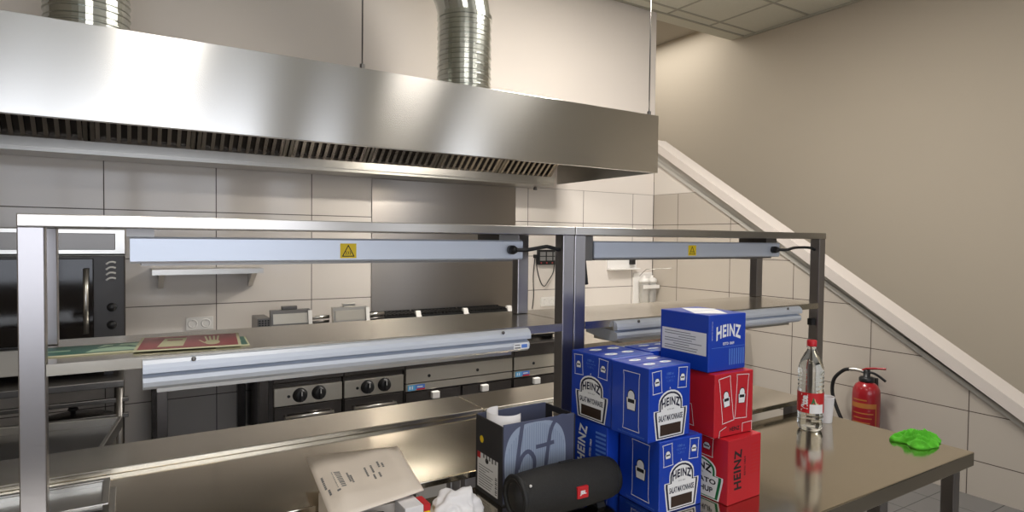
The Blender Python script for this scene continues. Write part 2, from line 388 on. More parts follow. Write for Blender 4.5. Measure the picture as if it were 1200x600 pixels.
# ================================================================== EXTRACTOR HOOD
hood = thing('extractor_hood', 'long brushed steel extractor hood across the top of the kitchen', 'extractor hood', (1.1, 3.22, 2.06))
HX0, HX1, HY, HZ0, HZ1 = -1.30, 3.267, 3.22, 2.06, 2.472
b = MB(); b.box(HX0, HX1, HY, HY + 0.004, HZ0, HZ1, bev=0.0015); b.box(HX0, HX1, HY + 0.004, HY + 0.03, HZ0, HZ0 + 0.006); b.build('front_panel', 'hood', hood)
for x in (HX0, HX1 - 0.004):
    b = MB(); b.box(x, x + 0.004, HY + 0.005, YB - 0.003, HZ0, HZ1 - 0.004); b.build('side_panel', 'steel', hood)
b = MB(); b.box(HX0, HX1, HY + 0.005, YB - 0.003, HZ1 - 0.004, HZ1); b.build('top_panel', 'steel', hood)
b = MB(); b.box(HX0 + 0.01, 3.02, 4.16, 4.438, 2.012, 2.062, bev=0.003); b.box(HX0 + 0.01, 3.02, 4.15, 4.162, 2.035, 2.085); b.build('grease_channel', 'steel', hood)
b = MB(); b.lathe([(0.018, 0), (0.012, 0.03)], (2.93, 4.30, 1.985), n=12); b.build('drain_tap', 'steel_dark', hood)
b = MB(); b.box(1.73, 2.37, 3.40, 3.54, 2.445, 2.468, 'white', bev=0.004); b.box(1.75, 2.35, 3.415, 3.525, 2.436, 2.446, 'diffuser', bev=0.003); b.build('light_fitting', None, hood)
fx = -1.22
A0 = Vector((0, 4.17, 2.075)); A1 = Vector((0, 3.72, 2.455)); dd = (A1 - A0).normalized(); nn = Vector((0, -dd.z, dd.y)).normalized()
if nn.z > 0: nn = -nn
while fx + 0.52 < 3.1:
    b = MB(); wd = 0.515
    def slab(x0, x1, a, c, h0, h1, mm):
        q0 = A0 + dd * a; q1 = A0 + dd * c
        pts = [q0 + nn * h0, q1 + nn * h0, q1 + nn * h1, q0 + nn * h1]
        b.prism([(p.y, p.z) for p in pts], 'x', x0, x1, mm)
    L = (A1 - A0).length
    slab(fx, fx + wd, 0, L, -0.022, -0.018, 'range_dark')
    slab(fx, fx + wd, 0, 0.022, -0.018, 0.004, 'filter'); slab(fx, fx + wd, L - 0.022, L, -0.018, 0.004, 'filter')
    slab(fx, fx + 0.02, 0, L, -0.018, 0.004, 'filter'); slab(fx + wd - 0.02, fx + wd, 0, L, -0.018, 0.004, 'filter')
    nb = 10
    for k in range(nb):
        xx = fx + 0.035 + (wd - 0.07) * k / (nb - 1)
        slab(xx - 0.010, xx + 0.010, 0.022, L - 0.022, -0.008, 0.004, 'rib')
    b.build('baffle_filter', None, hood)
    fx += wd + 0.012
for x, lb in ((1.083, 'thin suspension cable from the ceiling to the hood left of the spiral duct'), (3.21, 'thin suspension cable from the ceiling to the right end of the hood')):
    b = MB(); b.cyl((x, 3.26, HZ1 + 0.001), 0.0045, H - HZ1 - 0.002, n=8); b.lathe([(0.014, 0), (0.014, 0.03)], (x, 3.26, HZ1 + 0.001), n=10, cap=False); o = rehome(b.build('suspension_cable', 'steel_dark'), (x, 3.26, HZ1 + 0.001)); tag(o, lb, 'cable')
def duct(cx, cy, lab):
    r = 0.18
    t = thing('spiral_duct', lab, 'ventilation duct', (cx, cy, HZ1), group='ducts rising from the hood')
    prof = [(r + 0.012, 0), (r + 0.012, 0.02), (r, 0.022)]
    z = 0.05; ztop = 0.575
    while z < ztop - 0.03:
        prof += [(r, z), (r + 0.006, z + 0.004), (r + 0.006, z + 0.010), (r, z + 0.014), (r, z + 0.030), (r + 0.004, z + 0.033), (r, z + 0.037)]; z += 0.066
    prof += [(r, ztop), (r + 0.008, ztop + 0.002), (r + 0.008, ztop + 0.03), (r, ztop + 0.032)]
    b = MB(); b.lathe(prof, (cx, cy, HZ1), 'galv', 40, smooth=False)
    b.build('pipe', None, t)
    # elbow of gores leaning to the left, then a straight run into the ceiling
    b = MB(); n = 36; P0 = Vector((cx, cy, HZ1 + ztop + 0.03)); cents = [(P0, 0.0)]; p = P0.copy(); ang = 0
    for k in range(3):
        ang += math.radians(13); p = p + Vector((-math.sin(ang), 0, math.cos(ang))) * 0.11; cents.append((p.copy(), ang))
    p = p + Vector((-math.sin(ang), 0, math.cos(ang))) * 0.20; cents.append((p.copy(), ang))
    V = []
    for c, a in cents:
        ux = Vector((math.cos(a), 0, math.sin(a)))
        V += [tuple(c + ux * r * math.cos(2 * PI * k / n) + Vector((0, 1, 0)) * r * math.sin(2 * PI * k / n)) for k in range(n)]
    Fc = [(j * n + k, j * n + (k + 1) % n, (j + 1) * n + (k + 1) % n, (j + 1) * n + k) for j in range(len(cents) - 1) for k in range(n)]
    Fc.append(tuple((len(cents) - 1) * n + k for k in range(n)))
    b._add(V, Fc, 'galv', False); 
    b.build('elbow', None, t)
    return t
duct(1.962, 3.76, 'galvanised spiral duct with elbow rising from the middle of the hood')
duct(-0.158, 3.76, 'galvanised spiral duct at the left end of the hood')

# ================================================================== BACK WALL FITTINGS
b = MB(); b.box(1.553, 2.825, 4.44, 4.449, 0.5, 2.01, bev=0.002); o = rehome(b.build('splashback', 'splash'), (2.19, 4.445, 0.5)); tag(o, 'tall plain steel splashback panel on the tiled back wall behind the range', 'splashback')
t = thing('wall_shelf', 'short steel wall shelf on two brackets at the left of the back wall', 'shelf', (0.44, 4.449, 1.24))
b = MB(); b.box(0.128, 0.752, 4.22, 4.449, 1.355, 1.362); b.box(0.128, 0.752, 4.217, 4.222, 1.330, 1.362); b.build('shelf_board', 'steel', t)
for x in (0.165, 0.69):
    b = MB(); b.prism([(4.449, 1.235), (4.449, 1.354), (4.25, 1.354), (4.25, 1.335), (4.43, 1.235)], 'x', x, x + 0.03); b.build('bracket', 'steel', t)
def socket(x0, z0, n, lab, step=0.0775):
    t = thing('wall_socket', lab, 'socket', (x0, 4.449, z0))
    b = MB(); b.box(x0, x0 + n * step + 0.004, 4.438, 4.4495, z0, z0 + 0.082, 'white', bev=0.002); b.build('frame', None, t)
    for k in range(n):
        c = (x0 + step * (k + .5), 4.4375, z0 + 0.041)
        q = MB(); q.lathe([(0.030, 0.0), (0.027, -0.003), (0.021, -0.003), (0.0195, 0.0045), (0.001, 0.0045)], c, 'white', 24, 'y', cap=False)
        for s in (-1, 1): q.cyl((c[0] + s * 0.0095, 4.4405, c[2]), 0.0032, 0.001, 'black', 8, 'y')
        for s in (-1, 1): q.box(c[0] - 0.003, c[0] + 0.003, 4.4365, 4.4415, c[2] + s * 0.02 - 0.002, c[2] + s * 0.02 + 0.002, 'grey_plastic')
        q.build('outlet', None, t)
socket(0.321, 0.958, 2, 'double white wall socket under the wall shelf at left')
socket(3.10, 0.975, 3, 'triple white wall socket low on the back wall below the black control panel')
t = thing('control_panel', 'black control panel with rows of small displays on the white back wall', 'control panel', (3.2, 4.449, 1.34))
b = MB(); b.box(3.055, 3.50, 4.415, 4.449, 1.345, 1.478, 'black', bev=0.003); b.build('panel_body', None, t)
for r_ in range(2):
    for k in range(6):
        q = MB(); q.box(3.068 + 0.072 * k, 3.126 + 0.072 * k, 4.412, 4.4155, 1.424 - 0.042 * r_, 1.458 - 0.042 * r_, 'print_grey'); q.build('display', None, t)
for k in range(7):
    q = MB(); q.cyl((3.08 + 0.06 * k, 4.411, 1.362), 0.007, 0.005, 'led', 8, 'y'); q.build('button', None, t)
q = MB(); q.box(3.02, 3.055, 4.425, 4.449, 1.405, 1.435, 'black'); q.build('plug', None, t)
q = MB(); q.tube([(3.035, 4.43, 1.41), (3.05, 4.43, 1.30), (3.09, 4.43, 1.19), (3.13, 4.43, 1.155), (3.17, 4.43, 1.20), (3.22, 4.43, 1.27), (3.235, 4.43, 1.35)], 0.0045, 'black', 8)
q.tube([(3.025, 4.432, 1.41), (3.012, 4.435, 1.25), (3.018, 4.435, 1.08), (3.005, 4.435, 0.96)], 0.004, 'black', 8); q.build('cable', None, t)
t = thing('towel_holder', 'white wall mounted holder with a black catch on the back wall', 'holder', (4.0, 4.449, 1.28))
b = MB(); b.box(3.86, 4.235, 4.38, 4.449, 1.285, 1.30, 'white', bev=0.003); b.box(3.86, 4.235, 4.435, 4.449, 1.30, 1.385, 'white', bev=0.003); b.build('bracket_plate', None, t)
b = MB(); b.box(4.135, 4.178, 4.39, 4.436, 1.335, 1.40, 'black', bev=0.003); b.build('catch', None, t)
t = thing('soap_dispenser', 'pale twin soap dispenser with wire arm in the corner of the back wall', 'dispenser', (4.3, 4.449, 0.93))
b = MB(); b.box(4.20, 4.45, 4.435, 4.449, 0.945, 1.25, 'white', bev=0.004); b.build('back_plate', None, t)
for x in (4.29, 4.395):
    b = MB(); b.lathe([(0.036, 0), (0.042, 0.01), (0.046, 0.18), (0.046, 0.20)], (x, 4.385, 0.955), 'clear', 20); q = b.build('container', None, t)
    b = MB(); b.lathe([(0.049, 0), (0.049, 0.03), (0.03, 0.045), (0.012, 0.05), (0.012, 0.07)], (x, 4.385, 1.156), 'white', 20); b.build('lid', None, t)
b = MB(); b.box(4.235, 4.447, 4.333, 4.34, 1.10, 1.135, 'white'); b.build('clamp_bar', None, t)
b = MB(); b.tube([(4.27, 4.43, 1.22), (4.27, 4.34, 1.285), (4.30, 4.31, 1.29), (4.44, 4.16, 1.305)], 0.004, 'steel', 8); b.build('lever_arm', None, t)

# ================================================================== COOKING LINE
RF, RT = 3.55, 0.85        # front plane and top height of the appliances
def cabinet_shell(t, x0, x1, top='steel'):
    b = MB(); b.box(x0 + 0.003, x1 - 0.003, RF + 0.02, 4.43, 0.13, 0.79, 'range_dark', bev=0.003); b.build('body', None, t)
    b = MB(); b.prism([(RF + 0.02, 0.79), (4.43, 0.79), (4.43, RT), (RF + 0.015, RT), (RF - 0.012, RT - 0.012), (RF - 0.012, 0.758), (RF + 0.006, 0.748)], 'x', x0 + 0.002, x1 - 0.002); b.build('worktop_rim', top, t)
    for x in (x0 + 0.05, x1 - 0.05):
        for y in (RF + 0.08, 4.36):
            q = MB(); q.lathe([(0.026, 0), (0.02, 0.02), (0.02, 0.13)], (x, y, 0), n=14); q.build('leg', 'steel_dark', t)
def knob(t, x, z, y=RF):
    k = MB(); k.lathe([(0.041, 0), (0.041, -0.004), (0.036, -0.007), (0.033, -0.03), (0.028, -0.034), (0.001, -0.034)], (x, y, z), 'black', 28, 'y'); k.box(x - 0.008, x + 0.008, y - 0.046, y - 0.03, z - 0.030, z + 0.030, 'black', bev=0.003)
    k.box(x - 0.0015, x + 0.0015, y - 0.0465, y - 0.045, z + 0.004, z + 0.028, 'print_white')
    k.build('knob', None, t)
def fryer(x0, x1, lab, headlab_dark):
    t = thing('deep_fryer', lab, 'fryer', ((x0 + x1) / 2, RF, 0), group='fryers on the cooking line')
    cabinet_shell(t, x0, x1, 'range_dark')  # dark rim colour stands in for what the steel edge reflects
    b = MB(); b.box(x0 + 0.006, x1 - 0.006, RF, RF + 0.02, 0.622, 0.722, 'range_panel', bev=0.002); b.build('control_panel', None, t)
    b = MB(); b.box(x0 + 0.008, x1 - 0.008, RF + 0.004, RF + 0.02, 0.15, 0.615, 'range_dark', bev=0.003); d = b.build('door', None, t)
    b = MB(); b.tube([(x0 + 0.06, RF - 0.02, 0.56), (x1 - 0.06, RF - 0.02, 0.56)], 0.009, 'steel', 10)
    for x in (x0 + 0.07, x1 - 0.07): b.cyl((x, RF - 0.02, 0.56), 0.007, 0.026, 'steel', 8, 'y')
    b.build('handle', None, d)
    knob(t, x0 + 0.145, 0.674); knob(t, x0 + 0.250, 0.676)
    b = MB(); b.cyl((x0 + 0.083, RF - 0.004, 0.673), 0.0085, 0.006, 'black', 12, 'y'); b.build('indicator_light', None, t)
    b = MB(); p = Print(b, (x1 - 0.11, RF - 0.0125, 0.785), (1, 0, 0), (0, 0, 1)); p.text('Berner', 0.045, 0.012, 0.07, 0.017, 'grey_plastic', bold=0.01); b.build('badge', None, t)
    # oil well and raised element head
    b = MB(); b.box(x0 + 0.05, x1 - 0.05, RF + 0.10, 4.0, RT, RT + 0.006, 'steel_dark'); b.build('oil_well', None, t)
    hx0, hx1 = x0 + 0.085, x1 - 0.06
    hm = 'steel_dark' if headlab_dark else 'steel'
    b = MB(); b.prism([(4.02, RT), (4.06, RT), (4.115, 1.10), (4.07, 1.10)], 'x', hx0, hx1, hm); b.build('element_head', None, t)
    b = MB()
    dy = lambda z: 4.02 + 0.05 * (z - RT) / (1.10 - RT) - 0.004
    b.prism([(dy(1.015), 1.015), (dy(1.078), 1.078), (dy(1.078) - 0.006, 1.078), (dy(1.015) - 0.006, 1.015)], 'x', hx0 + 0.012, hx1 - 0.022, 'range_panel'); b.build('head_panel', None, t)
    b = MB(); b.prism([(dy(0.86), 0.86), (dy(1.09), 1.09), (dy(1.09) - 0.02, 1.095), (dy(0.86) - 0.02, 0.86)], 'x', hx1 - 0.02, hx1 + 0.004, 'white'); b.build('head_bracket', None, t)
    b = MB(); b.box(hx0 + 0.07, hx1 - 0.08, 4.075, 4.11, 1.10, 1.124, hm, bev=0.004); b.build('lift_handle', None, t)
    b = MB(); b.tube([(hx1, 4.10, 1.035), (x1 + 0.07, 4.10, 1.04)], 0.012, 'steel', 10); b.tube([(hx1, 4.10, 1.005), (x1 + 0.07, 4.10, 1.01)], 0.01, 'steel_dark', 10); b.build('basket_rail', None, t)
    return t
fryer(0.682, 1.072, 'left deep fryer of the two with black knobs on the cooking line', True)
fryer(1.074, 1.455, 'right deep fryer of the two with black knobs, beside the gas range', False)
# small dark vent grille box left of the fryer heads
t = thing('vent_box', 'small dark slotted vent box at the left end of the fryer heads', 'vent box', (0.72, 4.1, 0.85))
b = MB(); b.box(0.685, 0.762, 4.04, 4.25, 0.851, 1.058, 'steel_dark', bev=0.003); b.build('box_body', None, t)
for k in range(3):
    for j in range(4):
        q = MB(); q.box(0.692 + 0.017 * j, 0.703 + 0.017 * j, 4.037, 4.041, 1.010 + 0.014 * k, 1.019 + 0.014 * k, 'black'); q.build('slot', None, t)
def gas_range(x0, x1, lab, dots, handles, cols, split):
    t = thing('gas_range', lab, 'range', ((x0 + x1) / 2, RF, 0), group='gas ranges on the cooking line')
    cabinet_shell(t, x0, x1, 'range_dark')  # rim again coloured dark in place of its reflections
    b = MB(); b.box(x0 + 0.008, x1 - 0.006, RF - 0.002, RF + 0.02, 0.662, 0.752, 'range_panel', bev=0.002); b.build('control_panel', None, t)
    b = MB(); b.box(x0 + 0.008, x1 - 0.006, RF, RF + 0.02, 0.612, 0.655, 'range_panel', bev=0.002); b.build('lower_panel', None, t)
    for x in dots:
        q = MB(); q.cyl((x, RF - 0.006, 0.698), 0.010, 0.006, 'black', 14, 'y'); q.build('tap_spindle', None, t)
    b = MB(); p = Print(b, (x0 + 0.02, RF - 0.0025, 0.615), (1, 0, 0), (0, 0, 1))
    p.rect(0, 0, 0.05, 0.035, 'print_cyan'); p.rect(0.05, 0.006, 0.115, 0.035, 'print_light'); p.rect(0.06, 0, 0.115, 0.010, 'print_red', 1); p.rect(0.01, 0.008, 0.018, 0.028, 'print_white', 1); p.rect(0.026, 0.008, 0.034, 0.028, 'print_white', 1); p.rect(0.062, 0.018, 0.10, 0.024, 'print_white', 1)
    b.build('sticker', None, t)
    n = split
    for k in range(n):
        a = x0 + (x1 - x0) * k / n; c = x0 + (x1 - x0) * (k + 1) / n
        b = MB(); b.box(a + 0.01, c - 0.01, RF + 0.004, RF + 0.02, 0.15, 0.60, 'range_dark', bev=0.003); d = b.build('door', None, t)
        hx = handles[k]
        b = MB(); b.box(hx - 0.026, hx + 0.026, RF - 0.028, RF + 0.005, 0.552, 0.596, 'white', bev=0.005); b.build('handle', None, d)
    # pan supports and burners
    for k in range(cols):
        a = x0 + (x1 - x0) * k / cols; c = x0 + (x1 - x0) * (k + 1) / cols
        q = MB()
        q.box(a + 0.02, c - 0.02, RF + 0.06, RF + 0.072, RT + 0.02, RT + 0.034, 'black_metal'); q.box(a + 0.02, c - 0.02, 4.12, 4.132, RT + 0.02, RT + 0.034, 'black_metal')
        for x in (a + 0.02, c - 0.032): q.box(x, x + 0.012, RF + 0.06, 4.13, RT, RT + 0.034, 'black_metal')
        for j in range(5):
            y = RF + 0.12 + 0.11 * j; q.box(a + 0.03, c - 0.03, y, y + 0.01, RT + 0.022, RT + 0.036, 'black_metal')
        q.build('pan_support', None, t)
        for yy in (RF + 0.18, RF + 0.45):
            q = MB(); q.lathe([(0.055, 0), (0.055, 0.012), (0.04, 0.016), (0.04, 0.022), (0.001, 0.024)], ((a + c) / 2, yy, RT), 'black_metal', 24); q.build('burner', None, t)
    # flue upstand with its slotted grille along the back
    b = MB(); b.box(x0 + 0.004, x1 - 0.004, 4.20, 4.43, RT, 0.985, 'steel', bev=0.003); b.build('flue_upstand', None, t)
    for k in range(cols):
        a = x0 + (x1 - x0) * k / cols + 0.012; c = x0 + (x1 - x0) * (k + 1) / cols - 0.012
        q = MB(); q.box(a, c, 4.205, 4.215, 0.985, 1.000, 'black_metal'); q.box(a, c, 4.40, 4.42, 0.985, 1.016, 'black_metal'); q.box(a, c, 4.30, 4.31, 0.985, 1.004, 'black_metal')
        nb = 12
        for j in range(nb + 1):
            x = a + (c - a - 0.010) * j / nb; q.box(x, x + 0.010, 4.216, 4.40, 0.992, 1.010, 'black_metal')
        q.build('flue_grille', None, t)
        q = MB(); q.prism([(4.19, 0.985), (4.21, 1.028), (4.235, 1.028), (4.235, 0.985)], 'x', c - 0.03, c + 0.009, 'white'); q.build('clip', None, t)
gas_range(1.457, 2.250, 'wide gas range with two white door handles below the steel splashback', (1.62, 1.97), (1.66, 2.02), 2, 2)
gas_range(2.252, 2.650, 'narrow gas range with one white door handle at the right end of the line', (2.42,), (2.44,), 1, 1)
b = MB(); b.box(2.33, 2.64, 3.575, 3.74, RT + 0.037, RT + 0.045, 'glass_dark', bev=0.002); o = rehome(b.build('griddle_plate'), (2.48, 3.65, RT + 0.037)); tag(o, 'thin black griddle plate lying on the narrow gas range', 'griddle plate')
# right hand refrigerated counter along the back wall
t = thing('refrigerated_counter', 'pale refrigerated counter along the back wall right of the gas ranges', 'counter', (3.5, 3.31, 0))
b = MB(); b.box(2.68, 4.36, 3.32, 4.43, 0.12, 0.805, 'white', bev=0.003); b.build('body', None, t)
b = MB(); b.box(2.665, 4.38, 3.30, 4.44, 0.81, 0.85, 'steel_pass', bev=0.004); b.build('worktop', None, t)
for k in range(3):
    x0 = 2.70 + 0.55 * k
    b = MB(); b.box(x0, x0 + 0.53, 3.298, 3.318, 0.15, 0.79, 'white', bev=0.004); d = b.build('door', None, t)
    b = MB(); b.box(x0 + 0.05, x0 + 0.48, 3.286, 3.30, 0.745, 0.765, 'steel', bev=0.003); b.build('handle', None, d)
for x in (2.76, 4.28):
    for y in (3.40, 4.36):
        b = MB(); b.cyl((x, y, 0), 0.022, 0.12, 'steel', 14); b.build('leg', None, t)
# open steel work table left of the fryers
t = thing('work_table', 'dark open steel work table between the oven stand and the fryers', 'table', (0.38, 3.6, 0))
b = MB(); b.box(0.09, 0.675, 3.56, 4.43, 0.81, 0.85, 'steel', bev=0.004); b.build('tabletop', None, t)
for x in (0.125, 0.615):
    for y in (3.58, 4.36):
        b = MB(); b.box(x, x + 0.05, y, y + 0.05, 0, 0.81, 'range_dark', bev=0.003); b.build('leg', None, t)
b = MB(); b.box(0.12, 0.66, 3.60, 4.40, 0.18, 0.20, 'range_dark'); b.build('undershelf', None, t)
# countertop oven on its stand at the far left
t = thing('oven_stand', 'dark steel stand under the oven at the left edge', 'stand', (-0.38, 3.6, 0))
b = MB(); b.box(-0.80, -0.012, 3.58, 4.40, 0.815, 0.85, 'steel_dark', bev=0.004); b.build('top_shelf', None, t)
for x in (-0.79, -0.055):
    for y in (3.60, 4.36):
        b = MB(); b.cyl((x + 0.02, y, 0), 0.02, 0.815, 'steel_dark', 14); b.build('leg', None, t)
for z in (0.74, 0.66):
    b = MB(); b.box(-0.78, 0.005, 3.585, 3.61, z, z + 0.022, 'steel_dark', bev=0.003); b.build('runner', None, t)
b = MB(); b.box(-0.79, -0.03, 3.62, 4.38, 0.30, 0.32, 'steel_dark'); b.build('lower_shelf', None, t)
t = thing('combi_oven', 'black countertop oven with white vent louvres at the left edge', 'oven', (-0.4, 3.7, 0.85))
b = MB(); b.box(-0.80, -0.006, 3.72, 4.40, 1.015, 1.462, 'oven_dark', bev=0.006); b.build('body', None, t)
b = MB(); b.box(-0.78, -0.14, 3.70, 3.72, 1.03, 1.45, 'glass_dark', bev=0.004); d = b.build('door', None, t)
b = MB(); b.tube([(-0.17, 3.66, 1.08), (-0.17, 3.66, 1.40)], 0.012, 'steel', 10); b.cyl((-0.17, 3.66, 1.10), 0.008, 0.045, 'steel', 8, 'y'); b.cyl((-0.17, 3.66, 1.38), 0.008, 0.045, 'steel', 8, 'y'); b.build('handle', None, d)
for k in range(4):
    b = MB(); z = 1.425 - 0.027 * k
    b.tube([(-0.088, 3.714, z - 0.006), (-0.075, 3.712, z + 0.004), (-0.060, 3.712, z + 0.006), (-0.047, 3.714, z + 0.002)], 0.0045, 'white', 8, 4); b.build('louvre', None, t)
for z in (1.20, 1.11):
    b = MB(); b.lathe([(0.022, 0), (0.02, -0.018), (0.001, -0.02)], (-0.065, 3.718, z), 'black', 20, 'y'); b.build('knob', None, t)
b = MB(); b.box(-0.80, -0.03, 3.73, 4.39, 0.885, 1.012, 'trim_low', bev=0.006); b.lathe([(0.04, 0), (0.036, -0.02), (0.03, -0.022), (0.028, -0.005), (0.001, -0.005)], (-0.09, 3.728, 0.99), 'black', 24, 'y')
for x in (-0.75, -0.10): b.box(x, x + 0.04, 3.76, 3.80, 0.851, 0.886, 'black')
b.build('base_unit', None, t)
t = thing('exhaust_box', 'grey steel condensation box on the oven behind the shelf end', 'box', (-0.4, 4.0, 1.463))
b = MB(); b.box(-0.75, -0.002, 3.85, 4.38, 1.4635, 1.60, 'steel', bev=0.006); b.build('casing', None, t)
b = MB(); b.box(-0.70, -0.05, 3.84, 3.852, 1.49, 1.575, 'steel_dark', bev=0.003); b.build('front_grille', None, t)
t = thing('stock_pot', 'big dark round pot standing in the oven stand at left', 'pot', (-0.24, 3.9, 0.32))
b = MB(); b.lathe([(0.17, 0), (0.185, 0.015), (0.185, 0.26), (0.19, 0.268), (0.18, 0.268), (0.176, 0.02), (0.001, 0.02)], (-0.24, 3.9, 0.321), 'range_dark', 36, cap=False); b.build('pot_body', None, t)
b = MB(); b.lathe([(0.192, 0), (0.19, 0.012), (0.10, 0.035), (0.001, 0.04)], (-0.24, 3.9, 0.59), 'range_dark', 36); b.lathe([(0.012, 0), (0.012, 0.02), (0.025, 0.028), (0.02, 0.04), (0.001, 0.04)], (-0.24, 3.9, 0.626), 'black', 16); b.build('lid', None, t)
# steel trolley seen behind the pass at lower left
t = thing('service_trolley', 'small pale steel trolley with rimmed top at the lower left behind the worktop', 'trolley', (-0.417, 2.695, 0), math.radians(-8))
b = MB(); b.box(-0.36, 0.36, -0.24, 0.24, 0.80, 0.815, 'steel_dark')  # tray floor: its dark reflection is put into the steel colour
for a in ((-0.37, 0.37, -0.25, -0.235), (-0.37, 0.37, 0.235, 0.25)): b.box(*a, 0.80, 0.845, 'steel', bev=0.003)
for a in ((-0.37, -0.355, -0.235, 0.235), (0.355, 0.37, -0.235, 0.235)): b.box(*a, 0.80, 0.845, 'steel', bev=0.003)
b.build('top_tray', None, t, True)
b = MB(); b.box(-0.35, 0.35, -0.23, 0.23, 0.25, 0.798, 'range_panel', bev=0.004); b.build('cabinet', None, t, True)
for x in (-0.31, 0.31):
    for y in (-0.19, 0.19):
        b = MB(); b.cyl((x, y, 0.10), 0.016, 0.16, 'steel', 12); b.lathe([(0.05, -0.012), (0.05, 0.012)], (x, y, 0.05), 'black', 20, 'y'); b.box(x - 0.018, x + 0.018, y - 0.02, y + 0.02, 0.085, 0.11, 'steel'); b.build('castor', None, t, True)

# ================================================================== PASS: WORKTOPS, TABLE, GANTRIES
def bench(name, lab, cat, x0, x1, y0, y1, z, th, tm, legs, group=None, shelf=True):
    t = thing(name, lab, cat, ((x0 + x1) / 2, y0, 0), group=group)
    b = MB(); b.box(x0, x1, y0, y1, z - th, z, tm, bev=0.003); b.build('worktop', None, t)
    for x in legs:
        for y in (y0 + 0.03, y1 - 0.07):
            b = MB(); b.box(x, x + 0.04, y, y + 0.04, 0.03, z - th, 'steel_post', bev=0.003); l = b.build('leg', None, t)
            b = MB(); b.lathe([(0.024, 0), (0.018, 0.014), (0.014, 0.034)], (x + 0.02, y + 0.02, 0), 'black', 14); b.build('foot', None, l)
    if shelf:
        b = MB(); b.box(x0 + 0.03, x1 - 0.03, y0 + 0.04, y1 - 0.04, 0.22, 0.25, 'steel', bev=0.003); b.build('undershelf', None, t)
    return t
bench('pass_worktop', 'steel worktop under the heat lamp gantries, just behind the front table', 'worktop', -1.05, 2.333, 1.444, 1.905, 0.94, 0.018, 'steel_top', (-1.0, 0.6, 2.27))
bench('back_counter', 'left steel back counter strip ending at the seam behind the worktop', 'counter', -1.05, 1.086, 1.907, 2.122, 0.956, 0.030, 'steel_pass', (-1.0, 1.03), 'back counter strips', False)
bench('back_counter', 'right steel back counter strip running from the seam to behind the gantry posts', 'counter', 1.090, 2.25, 1.907, 2.122, 0.956, 0.030, 'steel_pass', (1.12, 2.2), 'back counter strips', False)
bench('front_table', 'polished steel front table carrying the sauce boxes, bottle and cloth', 'table', -0.55, 2.31, 0.86, 1.436, 0.90, 0.045, 'steel_top', (-0.50, 0.85, 1.80, 2.25))

GY0, GY1 = 1.43, 1.755
def gantry(x0, x1, lab, by, bxs):
    t = thing('heated_gantry', lab, 'gantry', ((x0 + x1) / 2, GY0, 0.94), group='two tier gantries on the pass')
    for x in (x0, x1 - 0.041):
        b = MB(); b.box(x, x + 0.041, GY0, GY0 + 0.04, 0.9405, 1.583, 'steel_post', bev=0.002); b.build('front_post', None, t)
    for x in bxs:
        b = MB(); b.box(x, x + 0.041, by, by + 0.036, 1.3255, 1.583, 'steel_post', bev=0.002); b.build('back_post', None, t)
    b = MB(); b.box(x0, x1, GY0 - 0.003, GY1, 1.583, 1.607, 'steel_x', bev=0.002); b.build('top_shelf', None, t)
    b = MB(); b.prism([(x0 + 0.0415, GY0 - 0.002), (x1 - 0.0415, GY0 - 0.002), (x1 - 0.0415, GY0 + 0.041), (x1 - 0.001, GY0 + 0.041), (x1 - 0.001, GY1), (x0 + 0.001, GY1), (x0 + 0.001, GY0 + 0.041), (x0 + 0.0415, GY0 + 0.041)], 'z', 1.303, 1.325, 'steel_pass'); b.build('middle_shelf', None, t)
    if x1 > 2: b = MB(); b.box(x1 - 0.066, x1 - 0.0415, GY0 + 0.01, GY0 + 0.03, 1.235, 1.262, 'black', bev=0.002); b.build('switch', None, t)
    return t
GA = (-0.17, 1.1165); GB = (1.1185, 2.402)
gantry(*GA, 'left two tier steel gantry holding the safety signs', 1.672, (GA[0], GA[1] - 0.041)); gantry(*GB, 'right two tier steel gantry behind the stacked sauce boxes', 1.718, (GB[1] - 0.041,))
def upper_lamp(x0, x1, post_in, gland_x, left_bracket, cable_end, lab, flip=1):
    t = thing('heat_lamp', lab, 'heat lamp', ((x0 + x1) / 2, 1.49, 1.51), group='upper heat lamps')
    b = MB(); b.prism([(1.482, 1.511), (1.62, 1.511), (1.62, 1.535), (1.60, 1.566), (1.482, 1.566), (1.478, 1.562), (1.478, 1.515)], 'x', x0, x1, 'lamp_face'); b.build('housing', None, t)
    b = MB(); b.box(x0 + 0.02, x1 - 0.02, 1.50, 1.60, 1.505, 1.511, 'steel_dark'); b.build('heating_grille', None, t)
    for a, c in ((left_bracket), (x1 - 0.075, x1 - 0.01)):
        b = MB(); b.box(a, c, 1.485, 1.61, 1.566, 1.5825, 'steel_dark'); b.build('mounting_bracket', None, t)
    b = MB(); xm = (x0 + x1) / 2 - 0.03
    p = Print(b, (xm - 0.018, 1.478, 1.5185), (1, 0, 0), (0, 0, 1)); p.rect(0, 0, 0.040, 0.036, 'yellow')
    p.line([(0.006, 0.005), (0.034, 0.005), (0.02, 0.031)], 0.0022, 'print_black', 1, True)
    for k in (-1, 0, 1): p.line([(0.02 + 0.005 * k - 0.001, 0.009), (0.02 + 0.005 * k + 0.001, 0.013), (0.02 + 0.005 * k - 0.001, 0.0165)], 0.0014, 'print_black', 1)
    b.build('warning_sticker', None, t)
    b = MB(); b.lathe([(0.013, 0), (0.013, -0.014), (0.009, -0.026), (0.005, -0.03)], (gland_x, 1.478, 1.539), 'black', 16, 'y'); g = b.build('cable_gland', None, t)
    b = MB(); b.tube([(gland_x + 0.0, 1.449, 1.539), (gland_x + 0.03, 1.435, 1.540), (gland_x + 0.09, 1.44, 1.548), (cable_end - 0.04, 1.447, 1.548), (cable_end, 1.45, 1.540)], 0.0055, 'rubber', 10); b.build('cable', None, t)
    return t
